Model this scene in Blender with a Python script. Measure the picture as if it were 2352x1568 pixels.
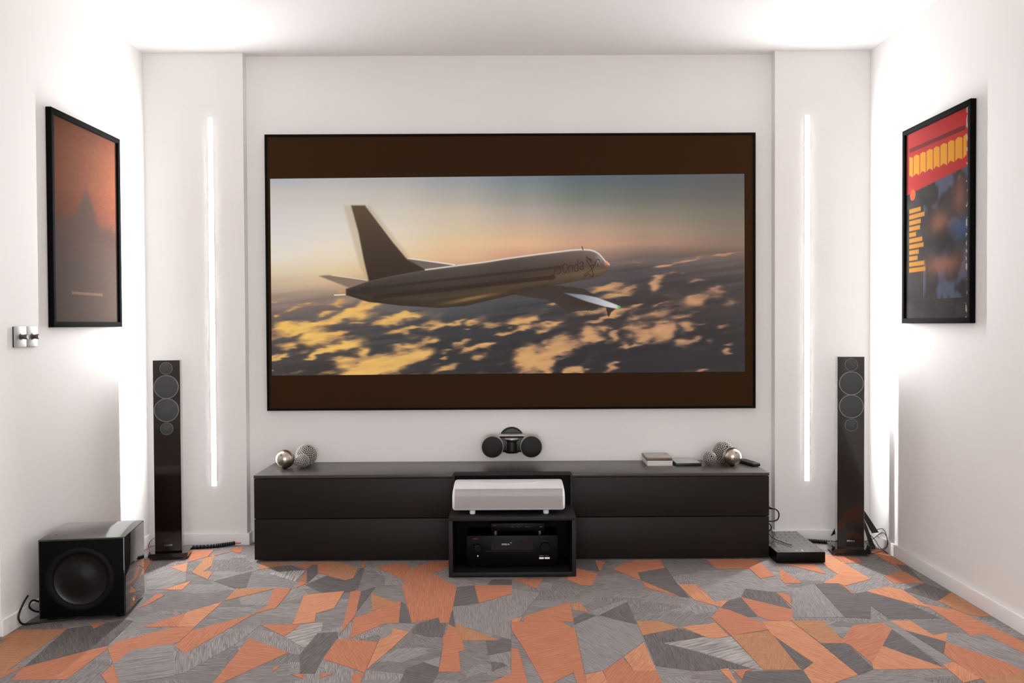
import bpy, bmesh, math, random
import numpy as np
from mathutils import Vector, Matrix

for o in list(bpy.data.objects):
    bpy.data.objects.remove(o)
SC = bpy.context.scene
COL = SC.collection
PI = math.pi
random.seed(4)

# ------------------------------------------------------------------ camera
def make_camera():
    p, y, r, f = -0.01843, 0.00467, -0.00501, 2080.9
    cp, sp, cy, sy = math.cos(p), math.sin(p), math.cos(y), math.sin(y)
    fw = Vector((sy * cp, cy * cp, sp))
    rt = Vector((cy, -sy, 0))
    up = rt.cross(fw)
    cr, sr = math.cos(r), math.sin(r)
    R = cr * rt + sr * up
    U = -sr * rt + cr * up
    cam = bpy.data.cameras.new('camera')
    cam.sensor_width = 36.0
    cam.lens = f / 2352 * 36.0
    cam.clip_start = 0.05
    ob = bpy.data.objects.new('camera', cam)
    COL.objects.link(ob)
    m = Matrix(((R.x, U.x, -fw.x, -0.0294), (R.y, U.y, -fw.y, -4.954),
                (R.z, U.z, -fw.z, 1.1801), (0, 0, 0, 1)))
    ob.matrix_world = m
    SC.camera = ob
make_camera()

# ------------------------------------------------------------------ light and exposure
LED_STRENGTH = 214.0
FILL_LAMP_STRENGTH = 20.0
FILL_WINDOW_STRENGTH = 5.6
LED_COLOUR = (0.97, 1.0, 1.02)
W = bpy.data.worlds.new('world')
SC.world = W
W.use_nodes = True
W.node_tree.nodes['Background'].inputs[0].default_value = (1, 0.95, 0.9, 1)
W.node_tree.nodes['Background'].inputs[1].default_value = 0.0
SC.view_settings.view_transform = 'Standard'
SC.view_settings.look = 'None'
SC.view_settings.gamma = 1.0
SC.view_settings.use_curve_mapping = False
SC.view_settings.exposure = 0.0

# ------------------------------------------------------------------ materials
def lin(c):
    c = np.asarray(c, float) / 255.0
    return np.where(c <= 0.04045, c / 12.92, ((c + 0.055) / 1.055) ** 2.4)

def L(*c):
    a = lin(c)
    return (float(a[0]), float(a[1]), float(a[2]), 1.0)

MATS = {}
def mat(name, col=(200, 200, 200), rough=0.5, metal=0.0, emit=None, es=1.0, spec=0.5, coat=0.0,
        bump=0.0, bscale=200.0, var=0.0, vscale=6.0, stretch=(1, 1, 1)):
    m = bpy.data.materials.new(name)
    m.use_nodes = True
    nt = m.node_tree
    b = nt.nodes['Principled BSDF']
    b.inputs['Base Color'].default_value = L(*col)
    b.inputs['Roughness'].default_value = rough
    b.inputs['Metallic'].default_value = metal
    b.inputs['Specular IOR Level'].default_value = spec
    b.inputs['Coat Weight'].default_value = coat
    b.inputs['Coat Roughness'].default_value = 0.03
    if emit:
        b.inputs['Emission Color'].default_value = L(*emit)
        b.inputs['Emission Strength'].default_value = es
    tc = nt.nodes.new('ShaderNodeTexCoord')
    mp = nt.nodes.new('ShaderNodeMapping')
    mp.inputs['Scale'].default_value = stretch
    nt.links.new(tc.outputs['Object'], mp.inputs['Vector'])
    if var > 0:
        n = nt.nodes.new('ShaderNodeTexNoise')
        n.inputs['Scale'].default_value = vscale
        n.inputs['Detail'].default_value = 4
        nt.links.new(mp.outputs['Vector'], n.inputs['Vector'])
        mx = nt.nodes.new('ShaderNodeMix')
        mx.data_type = 'RGBA'
        c = L(*col)
        mx.inputs[6].default_value = tuple(x * (1 - var) for x in c[:3]) + (1,)
        mx.inputs[7].default_value = tuple(min(1, x * (1 + var)) for x in c[:3]) + (1,)
        nt.links.new(n.outputs['Fac'], mx.inputs[0])
        nt.links.new(mx.outputs[2], b.inputs['Base Color'])
    if bump > 0:
        n2 = nt.nodes.new('ShaderNodeTexNoise')
        n2.inputs['Scale'].default_value = bscale
        n2.inputs['Detail'].default_value = 3
        nt.links.new(mp.outputs['Vector'], n2.inputs['Vector'])
        bp = nt.nodes.new('ShaderNodeBump')
        bp.inputs['Strength'].default_value = bump
        bp.inputs['Distance'].default_value = 0.002
        nt.links.new(n2.outputs['Fac'], bp.inputs['Height'])
        nt.links.new(bp.outputs['Normal'], b.inputs['Normal'])
    MATS[name] = m
    return m

mat('wall_paint', (243, 239, 236), 0.85, spec=0.25, bump=0.05, bscale=260, var=0.012, vscale=3)
mat('ceiling_paint', (246, 243, 241), 0.9, spec=0.2, bump=0.04, bscale=240)
mat('skirting_paint', (241, 237, 234), 0.45, spec=0.4)
mat('led_diffuser', (255, 255, 255), 0.5, emit=(255, 255, 255), es=LED_STRENGTH)
MATS['led_diffuser'].node_tree.nodes['Principled BSDF'].inputs['Emission Color'].default_value = LED_COLOUR + (1,)
mat('fill_lamp_lens', (255, 255, 255), 0.5, emit=(255, 255, 255), es=FILL_LAMP_STRENGTH)  # lens of the ceiling lamps added out of view as fill
MATS['fill_lamp_lens'].node_tree.nodes['Principled BSDF'].inputs['Emission Color'].default_value = (1.0, 0.98, 0.95, 1)
mat('fill_pane', (250, 250, 250), 0.4, emit=(250, 253, 255), es=FILL_WINDOW_STRENGTH)  # emitting pane added behind the camera as soft fill
mat('led_channel', (225, 225, 225), 0.4)
mat('screen_frame', (5, 4, 4), 0.7, spec=0.1)
mat('screen_fabric', (50, 29, 8), 0.6, spec=0.08, bump=0.02, bscale=900)
mat('poster_frame', (14, 11, 10), 0.8, spec=0.04, var=0.1, vscale=30)
mat('cabinet_black', (30, 25, 22), 0.5, spec=0.2, var=0.07, vscale=14, bump=0.03, bscale=400, stretch=(1, 1, 6))
mat('cabinet_top', (62, 56, 52), 0.33, spec=0.5, var=0.06, vscale=10, bump=0.03, bscale=500)
mat('cabinet_dark', (7, 6, 6), 0.7, spec=0.15)
mat('shelf_black', (24, 22, 21), 0.55, spec=0.3, var=0.1, vscale=40, stretch=(1, 8, 8))
mat('gloss_black', (9, 8, 8), 0.06, spec=0.5, coat=0.6)
mat('sub_front', (4, 4, 4), 0.6, spec=0.08)
mat('rubber', (6, 6, 6), 0.6, spec=0.15)
mat('cone', (12, 10, 10), 0.33, metal=0.2, spec=0.4)
mat('walnut_gloss', (22, 12, 9), 0.1, spec=0.5, coat=0.5, var=0.45, vscale=14, stretch=(6, 6, 0.6))
mat('driver_mesh', (66, 66, 67), 0.6, metal=0.2, bump=0.3, bscale=700)
mat('driver_ring', (120, 121, 122), 0.35, metal=0.7)
mat('plinth_gloss', (14, 14, 14), 0.08, coat=0.5)
mat('chrome', (190, 182, 172), 0.2, metal=1.0, bump=0.05, bscale=60)
mat('brushed_steel', (205, 205, 203), 0.32, metal=0.9, bump=0.03, bscale=300, stretch=(1, 1, 20))
mat('dark_steel', (120, 112, 108), 0.3, metal=0.9)
mat('copper_spike', (170, 110, 70), 0.35, metal=0.8)
mat('silver_ball', (196, 184, 170), 0.24, metal=1.0, bump=0.12, bscale=45, var=0.06, vscale=20)
mat('stud_ball_base', (14, 12, 11), 0.6, metal=0.3)
mat('stud', (228, 221, 213), 0.38, metal=0.6)
mat('projector_white', (240, 239, 238), 0.45, spec=0.4)
mat('projector_fabric', (226, 219, 217), 0.95, spec=0.1, var=0.1, vscale=420, bump=0.25, bscale=500)  # real front fabric, toned darker than the top to put shading in
mat('electronics', (4, 4, 4), 0.45, spec=0.15)
mat('electronics_face', (3, 3, 3), 0.4, spec=0.12)
mat('electronics_line', (34, 34, 36), 0.3)
mat('red_logo', (130, 10, 8), 0.5, emit=(170, 16, 10), es=0.35)
mat('grey_print', (95, 92, 90), 0.5, emit=(90, 88, 86), es=0.12)
mat('display_text', (200, 210, 215), 0.5, emit=(170, 180, 185), es=0.45)
mat('white_led', (255, 255, 255), 0.5, emit=(255, 255, 255), es=1.6)
mat('sticker', (235, 215, 212), 0.5, emit=(235, 210, 205), es=0.25)
mat('orange_mark', (230, 90, 60), 0.5)
mat('pod_shell', (198, 190, 184), 0.38, metal=0.55)
mat('pod_grille', (14, 13, 13), 0.7, bump=0.2, bscale=900)
mat('black_plastic', (11, 11, 11), 0.4, spec=0.4)
mat('cable_black', (9, 9, 9), 0.5)
mat('cable_white', (225, 205, 198), 0.5)
mat('cable_red', (200, 60, 50), 0.5)
mat('book_white', (226, 218, 216), 0.6)
mat('case_brown', (112, 88, 64), 0.4)
mat('case_cover', (150, 142, 134), 0.25, var=0.35, vscale=30)
mat('case_black', (18, 18, 18), 0.4)
mat('cover_grey', (176, 172, 176), 0.25, var=0.25, vscale=25)
mat('film_top', (62, 60, 60), 0.18, coat=0.4, bump=0.15, bscale=14, spec=0.6)
mat('remote_keys', (120, 118, 116), 0.5)
mat('switch_steel', (168, 168, 166), 0.45, metal=0.7)
mat('stand_black', (20, 20, 20), 0.45)

def glass_mat():
    m = bpy.data.materials.new('glass_pane')
    m.use_nodes = True
    nt = m.node_tree
    nt.nodes.clear()
    out = nt.nodes.new('ShaderNodeOutputMaterial')
    mx = nt.nodes.new('ShaderNodeMixShader')
    fr = nt.nodes.new('ShaderNodeFresnel')
    fr.inputs['IOR'].default_value = 1.025
    tr = nt.nodes.new('ShaderNodeBsdfTransparent')
    gl = nt.nodes.new('ShaderNodeBsdfGlossy')
    gl.inputs['Roughness'].default_value = 0.45
    nt.links.new(fr.outputs[0], mx.inputs[0])
    nt.links.new(tr.outputs[0], mx.inputs[1])
    nt.links.new(gl.outputs[0], mx.inputs[2])
    nt.links.new(mx.outputs[0], out.inputs[0])
    MATS['glass_pane'] = m
glass_mat()

def attr_mat(name, emission):
    m = bpy.data.materials.new(name)
    m.use_nodes = True
    nt = m.node_tree
    b = nt.nodes['Principled BSDF']
    a = nt.nodes.new('ShaderNodeAttribute')
    a.attribute_name = 'picture'
    if emission:
        b.inputs['Base Color'].default_value = (0.012, 0.01, 0.008, 1)
        b.inputs['Roughness'].default_value = 0.7
        b.inputs['Specular IOR Level'].default_value = 0.2
        nt.links.new(a.outputs['Color'], b.inputs['Emission Color'])
        b.inputs['Emission Strength'].default_value = emission
    else:
        nt.links.new(a.outputs['Color'], b.inputs['Base Color'])
        b.inputs['Roughness'].default_value = 0.9
        b.inputs['Specular IOR Level'].default_value = 0.02
    MATS[name] = m
attr_mat('projected_light', 0.97)
attr_mat('printed_paper', 0)

def carpet(name, a, b_, scale=90.0, stretch=0.05, cross=False):
    """woven pile: fine streaks along one grain, turned per piece"""
    m = bpy.data.materials.new(name)
    m.use_nodes = True
    nt = m.node_tree
    p = nt.nodes['Principled BSDF']
    p.inputs['Roughness'].default_value = 0.95
    p.inputs['Specular IOR Level'].default_value = 0.08
    tc = nt.nodes.new('ShaderNodeTexCoord')
    oi = nt.nodes.new('ShaderNodeObjectInfo')
    mul = nt.nodes.new('ShaderNodeMath')
    mul.operation = 'MULTIPLY'
    mul.inputs[1].default_value = PI
    nt.links.new(oi.outputs['Random'], mul.inputs[0])
    vr = nt.nodes.new('ShaderNodeVectorRotate')
    vr.rotation_type = 'Z_AXIS'
    nt.links.new(tc.outputs['Object'], vr.inputs['Vector'])
    nt.links.new(mul.outputs[0], vr.inputs['Angle'])
    mp = nt.nodes.new('ShaderNodeMapping')
    mp.inputs['Scale'].default_value = (stretch, 1, 1)
    nt.links.new(vr.outputs[0], mp.inputs['Vector'])
    n = nt.nodes.new('ShaderNodeTexNoise')
    n.inputs['Scale'].default_value = scale * 3.6
    n.inputs['Detail'].default_value = 5
    n.inputs['Roughness'].default_value = 0.65
    nt.links.new(mp.outputs[0], n.inputs['Vector'])
    src = n.outputs['Fac']
    if cross:
        mp2 = nt.nodes.new('ShaderNodeMapping')
        mp2.inputs['Scale'].default_value = (1, stretch, 1)
        nt.links.new(vr.outputs[0], mp2.inputs['Vector'])
        n2 = nt.nodes.new('ShaderNodeTexNoise')
        n2.inputs['Scale'].default_value = scale * 3.6
        n2.inputs['Detail'].default_value = 4
        nt.links.new(mp2.outputs[0], n2.inputs['Vector'])
        av = nt.nodes.new('ShaderNodeMath')
        av.operation = 'ADD'
        nt.links.new(n.outputs['Fac'], av.inputs[0])
        nt.links.new(n2.outputs['Fac'], av.inputs[1])
        hf = nt.nodes.new('ShaderNodeMath')
        hf.operation = 'MULTIPLY'
        hf.inputs[1].default_value = 0.5
        nt.links.new(av.outputs[0], hf.inputs[0])
        src = hf.outputs[0]
    cr = nt.nodes.new('ShaderNodeValToRGB')
    cr.color_ramp.elements[0].position = 0.36
    cr.color_ramp.elements[1].position = 0.64
    cr.color_ramp.elements[0].color = L(*a)
    cr.color_ramp.elements[1].color = L(*b_)
    nt.links.new(src, cr.inputs[0])
    nt.links.new(cr.outputs[0], p.inputs['Base Color'])
    bu = nt.nodes.new('ShaderNodeBump')
    bu.inputs['Strength'].default_value = 0.35
    bu.inputs['Distance'].default_value = 0.002
    nt.links.new(src, bu.inputs['Height'])
    nt.links.new(bu.outputs[0], p.inputs['Normal'])
    MATS[name] = m
carpet('carpet_o', (170, 108, 83), (198, 134, 106))
carpet('carpet_p', (182, 120, 90), (212, 152, 118))
carpet('carpet_t', (162, 112, 82), (190, 140, 108), cross=True)
carpet('carpet_d', (92, 86, 86), (122, 115, 114))
carpet('carpet_m', (126, 119, 118), (158, 150, 148))
carpet('carpet_s', (116, 109, 108), (164, 156, 153), scale=70)
carpet('carpet_l', (106, 100, 99), (196, 187, 182), scale=48)

def carpet_base():
    m = bpy.data.materials.new('carpet_base')
    m.use_nodes = True
    nt = m.node_tree
    p = nt.nodes['Principled BSDF']
    p.inputs['Roughness'].default_value = 0.95
    p.inputs['Specular IOR Level'].default_value = 0.08
    tc = nt.nodes.new('ShaderNodeTexCoord')
    mpv = nt.nodes.new('ShaderNodeMapping')
    mpv.inputs['Scale'].default_value = (1.6, 2.6, 0)
    mpv.inputs['Rotation'].default_value = (0, 0, 0.5)
    nt.links.new(tc.outputs['Object'], mpv.inputs['Vector'])
    vo = nt.nodes.new('ShaderNodeTexVoronoi')
    vo.distance = 'MINKOWSKI'
    vo.inputs['Exponent'].default_value = 0.75
    vo.inputs['Scale'].default_value = 1.7
    nt.links.new(mpv.outputs[0], vo.inputs['Vector'])
    sp = nt.nodes.new('ShaderNodeSeparateColor')
    nt.links.new(vo.outputs['Color'], sp.inputs[0])
    mul = nt.nodes.new('ShaderNodeMath')
    mul.operation = 'MULTIPLY'
    mul.inputs[1].default_value = PI
    nt.links.new(sp.outputs[0], mul.inputs[0])
    vr = nt.nodes.new('ShaderNodeVectorRotate')
    vr.rotation_type = 'Z_AXIS'
    nt.links.new(tc.outputs['Object'], vr.inputs['Vector'])
    nt.links.new(mul.outputs[0], vr.inputs['Angle'])
    mp = nt.nodes.new('ShaderNodeMapping')
    mp.inputs['Scale'].default_value = (0.05, 1, 1)
    nt.links.new(vr.outputs[0], mp.inputs['Vector'])
    n = nt.nodes.new('ShaderNodeTexNoise')
    n.inputs['Scale'].default_value = 310
    n.inputs['Detail'].default_value = 5
    n.inputs['Roughness'].default_value = 0.65
    nt.links.new(mp.outputs[0], n.inputs['Vector'])
    cr = nt.nodes.new('ShaderNodeValToRGB')
    cr.color_ramp.elements[0].position = 0.36
    cr.color_ramp.elements[1].position = 0.64
    cr.color_ramp.elements[0].color = L(108, 101, 100)
    cr.color_ramp.elements[1].color = L(160, 152, 150)
    nt.links.new(n.outputs['Fac'], cr.inputs[0])
    mr = nt.nodes.new('ShaderNodeMapRange')
    mr.inputs['To Min'].default_value = 0.8
    mr.inputs['To Max'].default_value = 1.16
    nt.links.new(sp.outputs[1], mr.inputs['Value'])
    mx = nt.nodes.new('ShaderNodeMix')
    mx.data_type = 'RGBA'
    mx.blend_type = 'MULTIPLY'
    mx.inputs[0].default_value = 1.0
    nt.links.new(cr.outputs[0], mx.inputs[6])
    nt.links.new(mr.outputs[0], mx.inputs[7])
    nt.links.new(mx.outputs[2], p.inputs['Base Color'])
    bu = nt.nodes.new('ShaderNodeBump')
    bu.inputs['Strength'].default_value = 0.35
    bu.inputs['Distance'].default_value = 0.002
    nt.links.new(n.outputs['Fac'], bu.inputs['Height'])
    nt.links.new(bu.outputs[0], p.inputs['Normal'])
    MATS['carpet_base'] = m
carpet_base()

# ------------------------------------------------------------------ geometry helpers
def new_obj(name, bm, m, parent=None, smooth=None, loc=None, rotz=None, recalc=True):
    me = bpy.data.meshes.new(name)
    if recalc:
        bmesh.ops.recalc_face_normals(bm, faces=bm.faces)
    bm.to_mesh(me)
    bm.free()
    if smooth is not None:
        me.shade_smooth()
        if smooth < 179:
            me.set_sharp_from_angle(angle=math.radians(smooth))
    ob = bpy.data.objects.new(name, me)
    COL.objects.link(ob)
    me.materials.append(MATS[m])
    if parent is not None:
        ob.parent = parent
    if loc is not None:
        ob.location = loc
    if rotz is not None:
        ob.rotation_euler[2] = rotz
    return ob

def tag(o, label, cat, group=None):
    o['label'] = label
    o['category'] = cat
    if group:
        o['group'] = group
    return o

def struct(o):
    o['kind'] = 'structure'
    return o

def thing(name, label, cat, loc=(0, 0, 0), rotz=0.0, group=None):
    o = bpy.data.objects.new(name, None)
    o.empty_display_size = 0.05
    COL.objects.link(o)
    o.location = loc
    o.rotation_euler[2] = rotz
    return tag(o, label, cat, group)

def copy_tree(o, parent=None):
    c = o.copy()
    COL.objects.link(c)
    c.parent = parent
    for ch in list(o.children):
        copy_tree(ch, c)
    return c

def box(bm, x0, x1, y0, y1, z0, z1, bevel=0.0, seg=2, which=None):
    vs = [bm.verts.new(p) for p in ((x0, y0, z0), (x1, y0, z0), (x1, y1, z0), (x0, y1, z0),
                                    (x0, y0, z1), (x1, y0, z1), (x1, y1, z1), (x0, y1, z1))]
    fs = [bm.faces.new([vs[i] for i in q]) for q in ((0, 3, 2, 1), (4, 5, 6, 7), (0, 1, 5, 4),
                                                      (1, 2, 6, 5), (2, 3, 7, 6), (3, 0, 4, 7))]
    if bevel > 0:
        es = {e for f in fs for e in f.edges}
        if which == 'z':
            es = [e for e in es if abs(e.verts[0].co.z - e.verts[1].co.z) > 1e-6]
        elif which == 'top':
            es = [e for e in es if e.verts[0].co.z > z1 - 1e-6 and e.verts[1].co.z > z1 - 1e-6]
        elif which == 'x':
            es = [e for e in es if abs(e.verts[0].co.x - e.verts[1].co.x) > 1e-6]
        bmesh.ops.bevel(bm, geom=list(es), offset=bevel, segments=seg, affect='EDGES', profile=0.5)

def bx(name, x0, x1, y0, y1, z0, z1, m, parent=None, bevel=0.0, seg=2, which=None, smooth=35):
    bm = bmesh.new()
    box(bm, x0, x1, y0, y1, z0, z1, bevel, seg, which)
    return new_obj(name, bm, m, parent, smooth if bevel > 0 else None)

def lathe(bm, prof, n=48, origin=(0, 0, 0), axis='-y', cap0=True, cap1=True):
    """prof: (radius, distance along axis)"""
    O = Vector(origin)
    if axis == '-y':
        A, U, V = Vector((0, -1, 0)), Vector((1, 0, 0)), Vector((0, 0, 1))
    elif axis == 'z':
        A, U, V = Vector((0, 0, 1)), Vector((1, 0, 0)), Vector((0, 1, 0))
    else:
        A, U, V = Vector((1, 0, 0)), Vector((0, 1, 0)), Vector((0, 0, 1))
    rings = []
    for r, h in prof:
        if r < 1e-6:
            rings.append([bm.verts.new(O + A * h)])
        else:
            rings.append([bm.verts.new(O + A * h + U * r * math.cos(2 * PI * k / n) + V * r * math.sin(2 * PI * k / n))
                          for k in range(n)])
    for a, b in zip(rings, rings[1:]):
        for k in range(n):
            k2 = (k + 1) % n
            if len(a) == 1 and len(b) == 1:
                continue
            if len(a) == 1:
                bm.faces.new((a[0], b[k], b[k2]))
            elif len(b) == 1:
                bm.faces.new((a[k], a[k2], b[0]))
            else:
                bm.faces.new((a[k], a[k2], b[k2], b[k]))
    if cap0 and len(rings[0]) > 1:
        bm.faces.new(rings[0])
    if cap1 and len(rings[-1]) > 1:
        bm.faces.new(rings[-1])

def lat(name, prof, m, parent=None, n=48, origin=(0, 0, 0), axis='-y', smooth=40, cap0=True, cap1=True):
    bm = bmesh.new()
    lathe(bm, prof, n, origin, axis, cap0, cap1)
    return new_obj(name, bm, m, parent, smooth)

def prism(bm, pts, z0, z1):
    a = [bm.verts.new((x, y, z0)) for x, y in pts]
    b = [bm.verts.new((x, y, z1)) for x, y in pts]
    n = len(pts)
    bm.faces.new(list(reversed(a)))
    bm.faces.new(b)
    for k in range(n):
        bm.faces.new((a[k], a[(k + 1) % n], b[(k + 1) % n], b[k]))
    bm.normal_update()

def spline(pts, per=8):
    P = [Vector(p) for p in pts]
    out = []
    for i in range(len(P) - 1):
        p0 = P[max(i - 1, 0)]
        p1, p2 = P[i], P[i + 1]
        p3 = P[min(i + 2, len(P) - 1)]
        for k in range(per):
            t = k / per
            out.append(0.5 * ((2 * p1) + (p2 - p0) * t + (2 * p0 - 5 * p1 + 4 * p2 - p3) * t * t
                              + (3 * p1 - p0 - 3 * p2 + p3) * t ** 3))
    out.append(P[-1])
    return out

def tube(bm, pts, r, n=8, per=8, smoothpath=True):
    P = spline(pts, per) if smoothpath else [Vector(p) for p in pts]
    rings = []
    up = Vector((0.13, 0.21, 0.97))
    for i, p in enumerate(P):
        t = (P[min(i + 1, len(P) - 1)] - P[max(i - 1, 0)]).normalized()
        s = t.cross(up)
        if s.length < 1e-4:
            s = t.cross(Vector((1, 0, 0)))
        s.normalize()
        q = s.cross(t)
        rr = r(i / (len(P) - 1)) if callable(r) else r
        rings.append([bm.verts.new(p + s * rr * math.cos(2 * PI * k / n) + q * rr * math.sin(2 * PI * k / n))
                      for k in range(n)])
    for a, b in zip(rings, rings[1:]):
        for k in range(n):
            bm.faces.new((a[k], a[(k + 1) % n], b[(k + 1) % n], b[k]))
    bm.faces.new(list(reversed(rings[0])))
    bm.faces.new(rings[-1])

def tb(name, pts, r, m, parent=None, n=8, per=8, smoothpath=True):
    bm = bmesh.new()
    tube(bm, pts, r, n, per, smoothpath)
    return new_obj(name, bm, m, parent, 60)

def text(name, body, size, m, parent, loc, align='CENTER', sx=1.0, rot=(PI / 2, 0, 0)):
    cu = bpy.data.curves.new(name, 'FONT')
    cu.body = body
    cu.size = size
    cu.align_x = align
    cu.align_y = 'CENTER'
    cu.extrude = 0.0002
    tmp = bpy.data.objects.new(name + '_tmp', cu)
    COL.objects.link(tmp)
    dg = bpy.context.evaluated_depsgraph_get()
    me = bpy.data.meshes.new_from_object(tmp.evaluated_get(dg))
    bpy.data.objects.remove(tmp)
    bpy.data.curves.remove(cu)
    me.name = name
    me.materials.clear()
    me.materials.append(MATS[m])
    ob = bpy.data.objects.new(name, me)
    COL.objects.link(ob)
    ob.parent = parent
    ob.location = loc
    ob.rotation_euler = rot
    ob.scale = (sx, 1, 1)
    return ob

def picture_grid(name, fn, nu, nv, corners, m, parent):
    """flat panel with one colour per vertex; corners: top-left, top-right, bottom-right, bottom-left"""
    u, v = np.meshgrid(np.linspace(0, 1, nu), np.linspace(0, 1, nv))
    tl, tr, br, bl = [np.array(c, float) for c in corners]
    P = ((1 - u)[..., None] * (1 - v)[..., None] * tl + u[..., None] * (1 - v)[..., None] * tr
         + u[..., None] * v[..., None] * br + (1 - u)[..., None] * v[..., None] * bl).reshape(-1, 3)
    idx = np.arange(nu * nv).reshape(nv, nu)
    q = np.stack([idx[:-1, :-1], idx[1:, :-1], idx[1:, 1:], idx[:-1, 1:]], -1).reshape(-1, 4)
    me = bpy.data.meshes.new(name)
    me.vertices.add(len(P))
    me.vertices.foreach_set('co', P.astype(np.float32).ravel())
    me.loops.add(q.size)
    me.loops.foreach_set('vertex_index', q.astype(np.int32).ravel())
    me.polygons.add(len(q))
    me.polygons.foreach_set('loop_start', (np.arange(len(q)) * 4).astype(np.int32))
    me.polygons.foreach_set('loop_total', np.full(len(q), 4, np.int32))
    me.update()
    rgb = lin(np.clip(fn(u, v), 0, 255))
    c = np.concatenate([rgb, np.ones(rgb.shape[:2] + (1,))], -1).reshape(-1, 4).astype(np.float32)
    at = me.color_attributes.new('picture', 'FLOAT_COLOR', 'POINT')
    at.data.foreach_set('color', c.ravel())
    me.materials.append(MATS[m])
    ob = bpy.data.objects.new(name, me)
    COL.objects.link(ob)
    ob.parent = parent
    return ob

# --- small numpy picture toolkit
def vnoise(x, y, seed):
    rs = np.random.RandomState(seed)
    T = rs.rand(256, 256)
    xi, yi = np.floor(x).astype(int), np.floor(y).astype(int)
    fx, fy = x - xi, y - yi
    fx, fy = fx * fx * (3 - 2 * fx), fy * fy * (3 - 2 * fy)
    a, b = T[yi % 256, xi % 256], T[yi % 256, (xi + 1) % 256]
    c, d = T[(yi + 1) % 256, xi % 256], T[(yi + 1) % 256, (xi + 1) % 256]
    return (a * (1 - fx) + b * fx) * (1 - fy) + (c * (1 - fx) + d * fx) * fy

def fbm(x, y, seed, oct=5):
    s, a, t = 0, 1.0, 0
    for k in range(oct):
        s = s + a * vnoise(x * 2 ** k, y * 2 ** k, seed + k)
        t += a
        a *= 0.5
    return s / t

def seg_dist(X, Y, a, b):
    ax, ay = a
    bx_, by = b
    dx, dy = bx_ - ax, by - ay
    t = np.clip(((X - ax) * dx + (Y - ay) * dy) / (dx * dx + dy * dy + 1e-9), 0, 1)
    return np.hypot(X - ax - t * dx, Y - ay - t * dy)

def poly_sdf(X, Y, pts):
    n = len(pts)
    d = np.full(X.shape, 1e9)
    inside = np.zeros(X.shape, bool)
    for i in range(n):
        a, b = pts[i], pts[(i + 1) % n]
        d = np.minimum(d, seg_dist(X, Y, a, b))
        if a[1] != b[1]:
            c = ((a[1] > Y) != (b[1] > Y)) & (X < (b[0] - a[0]) * (Y - a[1]) / (b[1] - a[1]) + a[0])
            inside ^= c
    return np.where(inside, -d, d)

def sstep(e0, e1, x):
    t = np.clip((x - e0) / (e1 - e0), 0, 1)
    return t * t * (3 - 2 * t)

def over(img, col, a):
    a = np.asarray(a)[..., None]
    return img * (1 - a) + np.asarray(col, float) * a

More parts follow.
